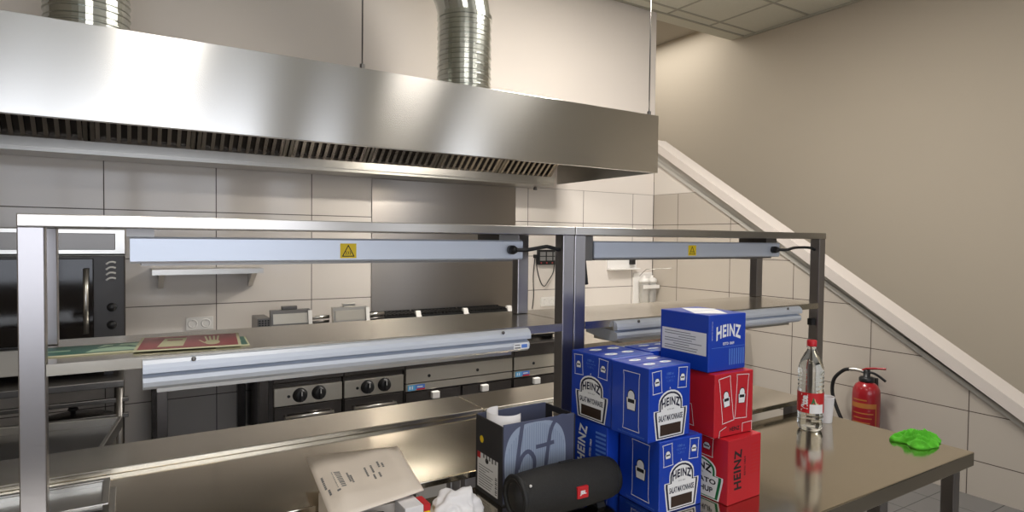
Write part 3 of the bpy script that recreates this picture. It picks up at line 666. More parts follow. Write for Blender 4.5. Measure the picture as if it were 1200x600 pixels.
upper_lamp(0.006, 0.966, True, 0.925, (0.0, 0.05), 1.074, 'left white heat lamp bar under the top shelf with yellow warning sticker')
lr = upper_lamp(1.232, 2.170, True, 2.125, (1.21, 1.232), 2.358, 'right grey heat lamp bar under the top shelf, above the stacked boxes')
b = MB(); b.box(1.185, 1.231, 1.483, 1.52, 1.505, 1.5825, 'steel_dark', bev=0.002); b.build('end_bracket', None, lr)
b = MB(); b.tube([(1.19, 1.475, 1.51), (1.185, 1.465, 1.48), (1.183, 1.46, 1.455), (1.186, 1.462, 1.435)], lambda s: 0.005 + 0.004 * s, 'rubber', 10); b.build('cable', None, lr)
def lower_lamp(x0, x1, lab, stick):
    t = thing('heat_lamp', lab, 'heat lamp', ((x0 + x1) / 2, 1.42, 1.25), group='lower heat lamps')
    b = MB(); b.prism([(1.427, 1.300), (1.427, 1.321), (1.419, 1.319), (1.412, 1.312), (1.409, 1.303), (1.409, 1.294), (1.424, 1.290)], 'x', x0, x1, 'lamp_face'); b.build('upper_fascia', None, t)
    b = MB(); b.prism([(1.427, 1.2895), (1.56, 1.30), (1.56, 1.302), (1.427, 1.302)], 'x', x0 + 0.004, x1 - 0.004, 'steel'); b.build('reflector', None, t)
    b = MB(); b.prism([(1.424, 1.2895), (1.412, 1.284), (1.409, 1.276), (1.411, 1.267), (1.420, 1.260), (1.45, 1.256), (1.56, 1.270), (1.56, 1.2995)], 'x', x0, x1 - 0.004, 'lamp_face'); b.build('lower_fascia', None, t)
    b = MB(); b.prism([(1.432, 1.2495), (1.55, 1.2495), (1.55, 1.268), (1.452, 1.2555), (1.432, 1.2575)], 'x', x0 + 0.025, x1 - 0.05, 'steel'); b.build('heater_box', None, t)
    for x in (x0 + 0.09, x1 - 0.09):
        q = MB(); q.lathe([(0.0045, 0), (0.0045, -0.003), (0.002, -0.004)], (x, 1.412, 1.316), 'steel_dark', 10, 'y'); q.build('screw', None, t)
    if stick:
        b = MB(); p = Print(b, (x1 - 0.057, 1.4085, 1.267), (1, 0, 0), (0, 0, 1)); p.rect(0, 0, 0.048, 0.017, 'print_white'); p.rect(0.003, 0.002, 0.022, 0.006, 'print_grey', 1); p.rect(0.025, 0.003, 0.044, 0.013, 'print_light', 1); p.rect(0.003, 0.010, 0.020, 0.013, 'print_grey', 1); b.build('sticker', None, t)
    return t
lower_lamp(0.026, 0.952, 'left pale heat lamp rail under the middle shelf, below the safety signs', True)
lower_lamp(1.270, 2.222, 'right pale heat lamp rail under the middle shelf, behind the topmost blue box', False)

# safety sign plates lying on the middle shelf
def plate(name, lab, corners, m1, draw, z):
    c = [Vector(p) for p in corners]                                  # near left, near right, far left
    u = (c[1] - c[0]); v = (c[2] - c[0]); W = u.length; L = v.length; u.normalize(); v = (v - u * v.dot(u)).normalized()
    t = thing(name, lab, 'safety sign', tuple(c[0]), group='safety signs on the left gantry')
    b = MB(); q = [c[0], c[0] + u * W, c[0] + u * W + v * L, c[0] + v * L]
    b.prism([(p.x, p.y) for p in q], 'z', z, z + 0.002, 'sign_cream'); b.build('plate', None, t)
    b = MB(); p = Print(b, (c[0].x, c[0].y, z + 0.002), u, v); draw(p, W, L); b.build('pictogram', None, t)
def d_red(p, W, L):
    p.rect(0.006, 0.006, W - 0.006, L - 0.006, 'sign_red')
    p.poly([(W * .20, L * .16), (W * .44, L * .16), (W * .46, L * .80), (W * .24, L * .80)], 'sign_cream', 1); p.rect(W * .27, L * .60, W * .42, L * .68, 'sign_red', 2)
    cx, cy = W * .72, L * .42
    p.ell(cx, cy - L * .1, W * .075, L * .18, 'sign_cream', 1)
    for k in range(4): p.line([(cx - W * .05 + W * .033 * k, cy), (cx - W * .075 + W * .045 * k, cy + L * .40)], W * .02, 'sign_cream', 1)
    p.line([(cx - W * .07, cy - L * .15), (cx - W * .13, cy + L * .1)], W * .02, 'sign_cream', 1)
def d_green(p, W, L):
    p.rect(0.005, 0.005, W - 0.005, L - 0.005, 'sign_green')
    p.poly([(W * .45, L * .12), (W * .93, L * .12), (W * .93, L * .85), (W * .60, L * .85)], 'sign_mint', 1)
    p.line([(W * .52, L * .45), (W * .65, L * .6), (W * .80, L * .55), (W * .9, L * .35)], L * .10, 'sign_green', 2); p.ell(W * .70, L * .74, W * .035, L * .07, 'sign_green', 2)
    p.line([(W * .08, L * .45), (W * .30, L * .45)], L * .10, 'sign_mint', 1)
def d_small(p, W, L):
    p.rect(0.004, 0.004, W - 0.004, L - 0.004, 'sign_green'); p.line([(W * .3, L * .25), (W * .7, L * .5), (W * .3, L * .78)], L * .10, 'sign_mint', 1)
plate('safety_sign', 'green exit sign plate at the left end of the middle shelf', ((-0.17, 1.505, 0), (0.045, 1.505, 0), (-0.17, 1.625, 0)), 'sign_green', d_green, 1.3255)
plate('safety_sign', 'small green and white sign sticking out under the right end of the red sign', ((0.165, 1.475, 0), (0.233, 1.470, 0), (0.175, 1.60, 0)), 'sign_green', d_small, 1.3255)
plate('safety_sign', 'dark red fire safety sign plate with hand symbol on the middle shelf', ((0.010, 1.482, 0), (0.214, 1.460, 0), (0.026, 1.665, 0)), 'sign_red', d_red, 1.3278)
# steel pans at lower left on the worktop
t = thing('gastronorm_pan', 'steel pan standing on the worktop at the lower left edge, lowest of two', 'pan', (-0.2, 1.66, 0.94))
def pan(t, x0, x1, y0, y1, z, h):
    b = MB(); th = 0.004
    b.box(x0 + 0.012, x1 - 0.012, y0 + 0.012, y1 - 0.012, z, z + th, 'steel')
    for a in ((x0 + 0.012, x1 - 0.012, y0 + 0.012, y0 + 0.012 + th), (x0 + 0.012, x1 - 0.012, y1 - 0.012 - th, y1 - 0.012), (x0 + 0.012, x0 + 0.012 + th, y0 + 0.016, y1 - 0.016), (x1 - 0.012 - th, x1 - 0.012, y0 + 0.016, y1 - 0.016)): b.box(*a, z + th, z + h, 'steel')
    b.build('pan_body', None, t)
    b = MB()
    for a in ((x0, x1, y0, y0 + 0.014), (x0, x1, y1 - 0.014, y1), (x0, x0 + 0.014, y0 + 0.014, y1 - 0.014), (x1 - 0.014, x1, y0 + 0.014, y1 - 0.014)): b.box(*a, z + h, z + h + 0.004, 'steel', bev=0.0015)
    b.build('rim', None, t)
pan(t, -0.36, -0.024, 1.57, 1.75, 0.9405, 0.016)
t = thing('gastronorm_pan', 'steel pan at the lower left edge, nested on top of another', 'pan', (-0.2, 1.66, 0.961))
pan(t, -0.36, -0.036, 1.60, 1.77, 0.9615, 0.014)

# ================================================================== SAUCE BOXES
def label_big(p, cx, y0, wd, ht, lay, l1, l2, ring, txt):
    p.poly(keystone(cx, y0, wd, ht), 'print_white', lay)
    p.poly(keystone(cx, y0 + ht * .022, wd * .93, ht * .94), ring, lay + 1)
    p.poly(keystone(cx, y0 + ht * .045, wd * .82, ht * .88), 'print_white', lay + 2)
    p.text('HEINZ', cx, y0 + ht * .715, wd * .55, ht * .17, txt, lay + 3, bold=0.038, arch=ht * .055, flare=0.18, space=1.12)
    p.text("ESTD 1869", cx, y0 + ht * .60, wd * .20, ht * .025, txt, lay + 3)
    p.text(l1, cx, y0 + ht * .43, wd * .72, ht * .125, txt, lay + 3, bold=0.03)
    if l2 is None: p.rect(cx - wd * .31, y0 + ht * .07, cx + wd * .31, y0 + ht * .30, 'print_brown', lay + 3)
    else: p.text(l2, cx, y0 + ht * .22, wd * .60, ht * .135, txt, lay + 3, bold=0.03)
def sachet(p, cx, cy, wd, ht, rot, lay, ring='print_black'):
    c, s = math.cos(rot), math.sin(rot)
    R = lambda x, y: (cx + x * c - y * s, cy + x * s + y * c)
    q = [(-.5, -.5), (.5, -.5), (.46, -.40), (.46, .40), (.5, .5), (-.5, .5), (-.46, .40), (-.46, -.40)]
    p.line([R(x * wd, y * ht) for x, y in q], 0.0016, 'print_white', lay, True)
    k = keystone(0, -0.16 * ht, wd * .62, ht * .36); p.poly([R(x, y) for x, y in k], ring, lay)
    k = keystone(0, -0.15 * ht, wd * .54, ht * .33); p.poly([R(x, y) for x, y in k], 'print_white', lay + 1)
    p.poly([R(x, y) for x, y in ((-.20 * wd, -.03 * ht), (.20 * wd, -.03 * ht), (.20 * wd, .035 * ht), (-.20 * wd, .035 * ht))], ring, lay + 2)
def f_mayo(p, W, Hh):
    sachet(p, W * .19, Hh * .80, W * .22, Hh * .30, 0.07, 0); sachet(p, W * .80, Hh * .82, W * .22, Hh * .28, -0.06, 0)
    p.text('100 x', W * .50, Hh * .90, W * .16, Hh * .035, 'print_light', bold=0.02); p.text('12,5 ml e', W * .50, Hh * .85, W * .22, Hh * .03, 'print_light'); p.text('1,25 L', W * .50, Hh * .80, W * .15, Hh * .03, 'print_light')
    p.text('A', W * .5, Hh * .70, W * .03, Hh * .03, 'print_white', bold=0.02)
    label_big(p, W * .52, Hh * .015, W * .80, Hh * .66, 0, 'SALAT MAYONNAISE', None, 'print_navy', 'print_navy')
def f_side(p, W, Hh):
    sachet(p, W * .55, Hh * .50, W * .44, Hh * .80, 0.0, 0)
    p.text('Unser Geschmack macht den Unterschied', W * .55, Hh * .05, W * .7, Hh * .025, 'print_light')
def f_heinz(p, W, Hh):
    p.text('HEINZ', W * .53, Hh * .66, W * .66, Hh * .22, 'print_white', bold=0.034, arch=Hh * .055, flare=0.12, space=1.12)
    p.text('ESTD 1869', W * .53, Hh * .48, W * .30, Hh * .05, 'print_white', bold=0.02)
    p.text('www.heinz', W * .09, Hh * .72, Hh * .34, Hh * .02, 'print_white', rot=PI / 2)
    p.rect(W * .08, Hh * .415, W * .98, Hh * .423, 'print_light')
    for k in range(7): p.rect(W * (.55 + .062 * k), Hh * .09, W * (.582 + .062 * k), Hh * .38, 'print_light')
def f_heinz_vert(p, W, Hh):
    p.text('HEINZ', W * .34, Hh * .62, Hh * .58, W * .21, 'print_white', rot=PI / 2 - 0.1, bold=0.034, arch=W * .03, space=1.12)
    p.text('ESTD 1869', W * .56, Hh * .60, Hh * .26, W * .05, 'print_white', rot=PI / 2 - 0.1, bold=0.02)
    for k in range(7): p.rect(W * .70, Hh * (.46 + .065 * k), W * .97, Hh * (.492 + .065 * k), 'print_light')
def f_ingred(p, W, Hh):
    p.rect(W * .04, Hh * .28, W * .96, Hh * .68, 'print_white')
    rs = random.Random(3)
    for k in range(8):
        a = W * (.10 + .3 * rs.random() * (k % 3 == 2)); p.rect(a, Hh * (.315 + .044 * k), W * (.60 + .32 * rs.random()), Hh * (.327 + .044 * k), 'print_grey', 1)
def f_top(p, W, Hh):
    for x, y in ((.30, .33), (.72, .36), (.34, .76), (.74, .74)):
        p.ell(W * x, Hh * y, W * .13, Hh * .075, 'print_white')
        p.rect(W * (x - .05), Hh * (y - .014), W * (x + .05), Hh * (y + .014), 'print_cyan', 1)
    p.line([(W * .05, Hh * .06), (W * .25, Hh * .14), (W * .75, Hh * .14), (W * .95, Hh * .06)], 0.0015, 'print_cyan'); p.line([(W * .5, Hh * .1), (W * .5, Hh * .92)], 0.0012, 'print_light')
def f_tape(p, W, Hh):
    p.poly([(W * .03, Hh * .30), (W * .55, Hh * .04), (W * .98, Hh * .62), (W * .5, Hh * .95)], 'print_white'); p.line([(W * .05, Hh * .5), (W * .95, Hh * .5)], 0.0012, 'print_grey', 1)
def f_red_top(p, W, Hh):
    sachet(p, W * .30, Hh * .58, W * .30, Hh * .72, 0.14, 0, 'print_black'); sachet(p, W * .70, Hh * .60, W * .32, Hh * .70, -0.06, 0, 'print_black')
    p.poly([(W * .12, Hh * .01), (W * .18, Hh * .10), (W * .45, Hh * .19), (W * .72, Hh * .17), (W * .97, Hh * .20), (W * .97, Hh * .01)], 'box_red', 3)
    p.line([(W * .12, Hh * .0), (W * .14, Hh * .10), (W * .30, Hh * .15)], 0.0014, 'print_white', 4); p.line([(W * .72, Hh * .03), (W * .72, Hh * .16), (W * .97, Hh * .17), (W * .97, Hh * .03)], 0.0014, 'print_white', 4)
    p.text('HEINZ', W * .52, Hh * .10, W * .26, Hh * .065, 'print_black', 4, bold=0.03)
def f_red_left(p, W, Hh):
    p.line([(W * .02, Hh * .12), (W * .6, Hh * .10), (W * .55, Hh * .44), (W * .02, Hh * .46)], 0.0014, 'print_white', 0, True); p.line([(0, Hh * .48), (W, Hh * .48)], 0.0012, 'print_red')
def f_ketchup(p, W, Hh):
    sachet(p, W * .58, Hh * .82, W * .26, Hh * .30, -0.04, 0, 'print_black'); sachet(p, W * .2, Hh * .84, W * .24, Hh * .28, 0.04, 0, 'print_black')
    label_big(p, W * .42, Hh * .01, W * .98, Hh * .64, 0, 'TOMATO', 'KETCHUP', 'print_green', 'print_black')
def f_red_vert(p, W, Hh):
    p.text('HEINZ', W * .30, Hh * .52, Hh * .62, W * .22, 'print_black', rot=PI / 2, bold=0.034, arch=W * .03, space=1.12)
    p.text('ESTD 1869', W * .50, Hh * .55, Hh * .30, W * .05, 'print_black', rot=PI / 2, bold=0.02)
    p.rect(W * .595, Hh * .02, W * .605, Hh * .98, 'print_red')
    for k in range(9): p.rect(W * .68, Hh * (.40 + .055 * k), W * .95, Hh * (.428 + .055 * k), 'print_red')
def carton(lab, x0, x1, y0, y1, z0, z1, m, rz, front=None, left=None, top=None, right_=None, group='stacked sauce boxes'):
    W, L, Hh = x1 - x0, y1 - y0, z1 - z0
    t = thing('sauce_box', lab, 'box', ((x0 + x1) / 2, (y0 + y1) / 2, z0), math.radians(rz), group)
    b = MB(); b.box(-W / 2, W / 2, -L / 2, L / 2, 0, Hh, m, bev=0.0022)
    b.build('carton', None, t, True)
    for nm, fn, o_, u_, v_, a_, h_ in (('front_printing', front, (-W / 2, -L / 2, 0), (1, 0, 0), (0, 0, 1), W, Hh), ('left_printing', left, (-W / 2, L / 2, 0), (0, -1, 0), (0, 0, 1), L, Hh),
                                   ('top_printing', top, (-W / 2, -L / 2, Hh), (1, 0, 0), (0, 1, 0), W, L)):
        if fn:
            b = MB(); fn(Print(b, o_, u_, v_), a_, h_); b.build(nm, None, t, True)
    b = MB(); b.box(-W / 2 + 0.006, W / 2 - 0.006, -0.0006, 0.0006, Hh - 0.001, Hh + 0.0006, m); b.build('flap_seam', None, t, True)
    return t
Z1, Z2 = 1.080, 1.262
carton('blue mayonnaise sachet box, lower one at the front of the blue stack', 1.094, 1.241, 1.052, 1.198, 0.9005, Z1, 'box_blue', -1.5, f_mayo, f_side, f_top)
carton('blue sachet box with vertical white lettering, bottom left behind the black speaker', 1.060, 1.230, 1.210, 1.362, 0.9005, Z1, 'box_blue', 0.5, f_side, f_heinz_vert, f_top)
carton('blue mayonnaise sachet box, upper one at the front of the blue stack', 1.056, 1.203, 1.060, 1.190, Z1 + 0.0015, Z2, 'box_blue', 1.0, f_mayo, f_side, f_top)
carton('blue mayonnaise sachet box, upper left, its white label facing left', 1.058, 1.215, 1.197, 1.360, Z1 + 0.0015, Z2, 'box_blue', 1.5, f_side, f_mayo, f_top)
carton('blue sachet box at the back bottom of the stack, behind the red boxes', 1.245, 1.395, 1.190, 1.330, 0.9005, Z1, 'box_blue', 0, f_side, f_heinz, f_top)
carton('blue sachet box at the back, only its top showing left of the topmost box', 1.226, 1.385, 1.228, 1.330, Z1 + 0.0015, Z2, 'box_blue', 0.5, f_side, f_heinz, f_top)
carton('lower red ketchup sachet box with black vertical lettering, standing on the table', 1.279, 1.414, 1.004, 1.163, 0.9005, 1.0665, 'box_red', 1.5, f_red_vert, f_ketchup)
carton('upper red ketchup sachet box with two sachets pictured, under the topmost blue box', 1.262, 1.408, 1.028, 1.198, 1.068, 1.231, 'box_red', -2.0, f_red_top, f_red_left)
carton('topmost blue sachet box with white panel on its left, standing on the red boxes', 1.257, 1.402, 1.050, 1.218, 1.2325, 1.380, 'box_blue', -0.5, f_heinz, f_ingred, f_tape)

# ================================================================== OPEN PRINTED BOX AND SPEAKER
bx0, bx1, by0, by1, bz0, bz1 = 0.790, 1.020, 1.292, 1.428, 0.9005, 1.103
t = thing('open_box', 'open charcoal and slate blue cardboard box with bf lettering behind the speaker', 'box', ((bx0 + bx1) / 2, (by0 + by1) / 2, bz0))
th = 0.004
b = MB(); b.box(bx0, bx1, by0, by1, bz0, bz0 + th, 'dark_card'); b.build('bottom', None, t)
b = MB(); b.box(bx0 + th, bx1 - th, by0, by0 + th, bz0 + th, bz1 + 0.002, 'navy_card', bev=0.0012)
p = Print(b, (bx0 + th, by0, bz0), (1, 0, 0), (0, 0, 1)); W = bx1 - bx0 - 2 * th; Hh = bz1 - bz0
NV = M['navy_card']; M['stripe_light'] = mat('pale slate print', (0.33, 0.39, 0.50), 0.55); M['stripe_mid'] = mat('mid slate print', (0.24, 0.29, 0.40), 0.55)
ell = [(W * .445 + W * .43 * (abs(math.cos(a)) ** .62) * (1 if math.cos(a) > 0 else -1), Hh * .50 + Hh * .485 * (abs(math.sin(a)) ** .8) * (1 if math.sin(a) > 0 else -1)) for a in [2 * PI * k / 48 for k in range(48)]]
p.poly(ell, 'stripe_light', 0)
for k in range(27):
    x = W * (.04 + .0305 * k); q = max(0.0, 1 - (abs(x - W * .445) / (W * .43)) ** 1.6) ** 0.5
    p.rect(x, Hh * .5 - Hh * .47 * q, x + W * .010, Hh * .5 + Hh * .47 * q, 'stripe_mid', 1)
def stroke(pts, wd):
    n = 7; P = [Vector(v) for v in pts]; out = []
    for i in range(len(P) - 1):
        p0 = P[max(i - 1, 0)]; p1 = P[i]; p2 = P[i + 1]; p3 = P[min(i + 2, len(P) - 1)]
        for k in range(n):
            s = k / n; out.append(0.5 * (2 * p1 + (p2 - p0) * s + (2 * p0 - 5 * p1 + 4 * p2 - p3) * s * s + (3 * p1 - p0 - 3 * p2 + p3) * s ** 3))
    out.append(P[-1])
    Q = [Vector((v.x * W, v.y * Hh)) for v in out]; V = []
    for k, v in enumerate(Q):
        d = (Q[min(k + 1, len(Q) - 1)] - Q[max(k - 1, 0)]).normalized(); q = Vector((-d.y, d.x)) * wd / 2
        stroke.lay += 0.002; V += [p.P(tuple(v - q), stroke.lay), p.P(tuple(v + q), stroke.lay)]
    b._add(V, [(2 * k, 2 * k + 2, 2 * k + 3, 2 * k + 1) for k in range(len(Q) - 1)], 'navy_card')
stroke.lay = 2
stroke([(.25, .99), (.20, .62), (.14, .08)], 0.0115); stroke([(.19, .42), (.25, .57), (.34, .62), (.42, .50), (.40, .28), (.31, .12), (.20, .10), (.15, .16)], 0.0115)
stroke([(.88, .985), (.80, 1.0), (.72, .96), (.65, .84), (.61, .60), (.57, .30), (.53, .05)], 0.0115); stroke([(.44, .66), (.56, .665), (.70, .68)], 0.0105)
b.build('front_panel', None, t)
b = MB(); b.box(bx0 + th, bx1 - th, by1 - th, by1, bz0 + th, bz1, 'navy_card', bev=0.0012); b.build('back_panel', None, t)
b = MB(); b.box(bx0, bx0 + th, by0, by1, bz0 + th, bz1 - 0.002, 'dark_card', bev=0.0012)
p = Print(b, (bx0, by1, bz0), (0, -1, 0), (0, 0, 1)); W = by1 - by0
p.ell(W * .24, Hh * .70, 0.0095, 0.0095, 'yellow')
p.rect(W * .08, Hh * .06, W * .86, Hh * .52, 'print_white'); p.rect(W * .08, Hh * .44, W * .20, Hh * .52, 'print_red', 1); p.ell(W * .45, Hh * .45, W * .06, Hh * .035, 'print_black', 1)
rs = random.Random(5)
for k in range(9): p.rect(W * .14, Hh * (.09 + .033 * k), W * (.4 + .3 * rs.random()), Hh * (.10 + .033 * k), 'print_grey', 1)
for k in range(9): p.rect(W * .76, Hh * (.09 + .026 * k), W * .83, Hh * (.10 + .026 * k + .006 * (k % 2)), 'print_black', 1)
for k in range(5): p.rect(W * (.3 + .11 * k), Hh * (.47 - .012 * (k % 2)), W * (.36 + .11 * k), Hh * .52, 'print_grey', 1)
b.build('left_panel', None, t)
b = MB(); zc = bz1 - 0.05
b.box(bx1 - th, bx1, by0, by1, bz0 + th, zc, 'dark_card'); b.box(bx1 - th, bx1, by0, by0 + 0.04, zc, bz1 - 0.002, 'dark_card'); b.box(bx1 - th, bx1, by1 - 0.03, by1, zc, bz1 - 0.002, 'dark_card'); b.box(bx1 - th, bx1, by0 + 0.04, by1 - 0.03, bz1 - 0.018, bz1 - 0.002, 'dark_card'); b.build('right_panel', None, t)
t = thing('rolled_paper', 'white sheet of card standing curled inside the open printed box', 'paper', (0.83, 1.36, 0.905))
b = MB(); n = 24; V = []
for r_ in (0.044, 0.0428):
    for k in range(n + 1):
        a = PI * 0.42 + PI * 1.30 * k / n
        for z in (bz0 + 0.006, bz1 + 0.012): V.append((bx0 + 0.053 + r_ * math.cos(a), 1.372 + r_ * math.sin(a) * 1.15, z))
m_ = 2 * (n + 1); Fc = []
for k in range(n):
    Fc.append((2 * k, 2 * k + 2, 2 * k + 3, 2 * k + 1)); Fc.append((m_ + 2 * k + 1, m_ + 2 * k + 3, m_ + 2 * k + 2, m_ + 2 * k))
    Fc.append((2 * k + 1, 2 * k + 3, m_ + 2 * k + 3, m_ + 2 * k + 1)); Fc.append((2 * k, m_ + 2 * k, m_ + 2 * k + 2, 2 * k + 2))
Fc.append((0, 1, m_ + 1, m_)); Fc.append((2 * n, m_ + 2 * n, m_ + 2 * n + 1, 2 * n + 1))
b._add(V, Fc, 'paper', True); b.build('sheet', None, t)
# portable speaker
sx0, sx1, sy, sz, sr = 0.768, 1.050, 1.190, 0.964, 0.0575
t = thing('bluetooth_speaker', 'black cylindrical portable speaker with red badge in front of the printed box', 'speaker', ((sx0 + sx1) / 2, sy, 0.9), math.radians(-2))
cx = -(sx1 - sx0) / 2; LL = sx1 - sx0
b = MB(); prof = [(sr * .80, 0.0)] + [(sr * (0.86 + .14 * math.sin(PI * (h / LL) ** 0.9 * 0.9 + 0.15)), h) for h in [0.004, .012, .03, .06, .10, .14, .18, .22, .25, .268]] + [(sr * .80, LL - 0.006), (sr * .70, LL)]
b.lathe(prof, (cx, 0, sz - 0.9), 'fabric_black', 48, 'x'); b.build('body', None, t, True)
for e, s in ((cx, 1), (cx + LL, -1)):
    rr = sr * .88 if s == 1 else sr * .78
    b = MB(); b.lathe([(rr, 0.010 * s), (rr + 0.003, 0.0), (rr, -0.005 * s), (rr - 0.007, -0.004 * s), (rr - 0.008, 0.003 * s)], (e, 0, sz - 0.9), 'rubber', 40, 'x', cap=False); b.build('end_ring', None, t, True)
    b = MB(); b.lathe([(rr - 0.0075, 0.002 * s), (rr * .6, -0.001 * s), (0.001, -0.003 * s)], (e, 0, sz - 0.9), 'black', 40, 'x', cap=False); b.build('bass_radiator', None, t, True)
b = MB(); b.box(-0.005, 0.027, -sr - 0.0035, -sr + 0.012, sz - 0.9 - 0.010, sz - 0.9 + 0.018, 'print_red', bev=0.0015)
p = Print(b, (-0.005, -sr - 0.0036, sz - 0.9 - 0.010), (1, 0, 0), (0, 0, 1)); p.text('JBL', 0.016, 0.0135, 0.019, 0.012, 'print_white', bold=0.05); b.build('badge', None, t, True)
b = MB(); b.box(-0.012, 0.03, 0.002, 0.012, sz - 0.9 + sr - 0.004, sz - 0.9 + sr + 0.002, 'rubber', bev=0.001); b.build('button_strip', None, t, True)
for x in (cx + 0.055, cx + LL - 0.045):
    b = MB(); b.prism([(-0.026, 0.0005), (0.026, 0.0005), (0.020, 0.012), (-0.020, 0.012)], 'x', x - 0.012, x + 0.012, 'rubber'); b.build('foot', None, t, True)
b = MB(); b.lathe([(0.0035, 0), (0.003, -0.003), (0.0005, -0.004)], (cx + 0.016, -sr * .70, sz - 0.9 + sr * .68), 'white', 12, 'y'); b.build('strap_stud', None, t, True)

# ================================================================== PARCEL AND LITTER AT THE BOTTOM
def lump(name, lab, cat, c, sx, sy, sz_, m, seed, amp=0.35, facet=False):
    """crumpled soft thing: displaced dome standing on its base"""
    from mathutils import noise
    b = bmesh.new(); bmesh.ops.create_icosphere(b, subdivisions=5 if facet else 4, radius=1)
    for v in b.verts:
        p0 = v.co.copy(); q = p0 * 1.7 + Vector((seed, seed * 2.1, 0))
        d = 1 + amp * noise.noise(q) + amp * .6 * abs(noise.noise(q * 2.3)) + amp * .3 * noise.noise(q * 5)
        if facet: d = 1 + .22 * noise.noise(q * .8) - .26 * (abs(noise.noise(q * 1.15)) ** .8) + .03 * (0.5 - abs(noise.noise(q * 3.5)))
        p0 *= d; z = max(p0.z, -0.55) + 0.55
        v.co = Vector((p0.x * sx, p0.y * sy, z * sz_ / 1.55))
    for f in b.faces: f.smooth = True
    me = bpy.data.meshes.new(name); b.to_mesh(me); b.free(); me.materials.append(M[m])
    o = bpy.data.objects.new(name, me); COL.objects.link(o); o.location = c
    if lab: tag(o, lab, cat)
    return o
# low open carton that carries the envelope
t = thing('open_carton', 'low cardboard carton lined with a black bag under the padded envelope', 'carton', (0.48, 1.33, 0.9005))
cx0, cx1, cy0, cy1, cz = 0.375, 0.535, 1.290, 1.43, 0.975
b = MB(); b.box(cx0, cx1, cy0, cy1, 0.9005, 0.905, 'kraft')
for a in ((cx0, cx1, cy0, cy0 + 0.004), (cx0, cx1, cy1 - 0.004, cy1), (cx0, cx0 + 0.004, cy0 + 0.004, cy1 - 0.004), (cx1 - 0.004, cx1, cy0 + 0.004, cy1 - 0.004)): b.box(*a, 0.905, cz, 'kraft', bev=0.001)
b.build('carton_shell', None, t)
o = lump('bin_bag', 'crumpled black plastic bag showing below the front edge of the envelope', 'bag', (0.425, 1.235, 0.9005), 0.070, 0.036, 0.082, 'bag', 3.3)
b = MB(); b.box(0.506, 0.549, 1.225, 1.285, 0.9005, 0.985, 'paper', bev=0.0015)
o = b.build('paper_carton'); o = rehome(o, (0.527, 1.255, 0.9005)); tag(o, 'small upright pale carton under the right corner of the envelope', 'carton')
b = MB(); b.box(0.551, 0.566, 1.228, 1.275, 0.9005, 0.982, 'yellow', bev=0.001); b.box(0.5505, 0.5665, 1.2275, 1.2755, 0.968, 0.983, 'print_red', bev=0.001); o = rehome(b.build('packet'), (0.559, 1.25, 0.9005)); tag(o, 'narrow yellow and red packet standing beside the pale carton', 'packet')
o = lump('crumpled_paper', 'crumpled white paper bag between the envelope and the printed box', 'paper bag', (0.640, 1.250, 0.9005), 0.066, 0.046, 0.094, 'paper', 8.1, 0.38, True)
# padded envelope
t = thing('padded_envelope', 'pale padded envelope with printed address lines lying on the carton', 'envelope', (0.48, 1.44, 0.98))
C_ = [Vector((0.352, 1.240, 0.988)), Vector((0.570, 1.272, 0.996)), Vector((0.631, 1.588, 0.992)), Vector((0.398, 1.645, 0.988))]
def envp(u, v, h):
    p = (C_[0] * (1 - u) + C_[1] * u) * (1 - v) + (C_[3] * (1 - u) + C_[2] * u) * v
    e = min(1, 6 * min(u, 1 - u)) * min(1, 6 * min(v, 1 - v))
    wv = 0.004 * math.sin(7 * u + 3 * v) * e
    return Vector((p.x, p.y, p.z + wv + h * (0.002 + 0.012 * e)))
b = MB(); n = 24; V = []; Fc = []
for s in (1, -1):
    for i in range(n + 1):
        for j in range(n + 1): V.append(tuple(envp(i / n, j / n, s if s > 0 else -0.4)))
N = (n + 1) ** 2
for i in range(n):
    for j in range(n):
        a = i * (n + 1) + j; Fc.append((a, a + n + 1, a + n + 2, a + 1)); Fc.append((N + a + 1, N + a + n + 2, N + a + n + 1, N + a))
for k in range(n):
    for a, c in ((k, k + 1), (n * (n + 1) + k + 1, n * (n + 1) + k), ((k + 1) * (n + 1), k * (n + 1)), (k * (n + 1) + n, (k + 1) * (n + 1) + n)):
        Fc.append((a, c, N + c, N + a))
b._add(V, Fc, 'kraft', True); b.build('pouch', None, t)
b = MB()
def mark(u0, u1, v0, v1):
    b._add([tuple(envp(u, v, 1) + Vector((0, 0, 0.0007))) for u, v in ((u0, v0), (u1, v0), (u1, v1), (u0, v1))], [(0, 1, 2, 3)], 'print_grey')
rs = random.Random(11)
for k in range(9): mark(0.155, 0.245, 0.30 + 0.030 * k, 0.312 + 0.030 * k + 0.010 * rs.random())
mark(0.14, 0.175, 0.25, 0.275)
for u, v0, n_ in ((0.045, 0.36, 7), (0.065, 0.26, 3), (0.30, 0.36, 6), (0.325, 0.34, 5), (0.50, 0.40, 6), (0.56, 0.33, 3), (0.57, 0.44, 5), (0.62, 0.34, 3), (0.65, 0.50, 4), (0.69, 0.48, 3)):
    for k in range(n_): mark(u, u + 0.020, v0 + 0.028 * k, v0 + 0.019 * (1 + 0.3 * rs.random()) + 0.028 * k)
b.build('printing', None, t)

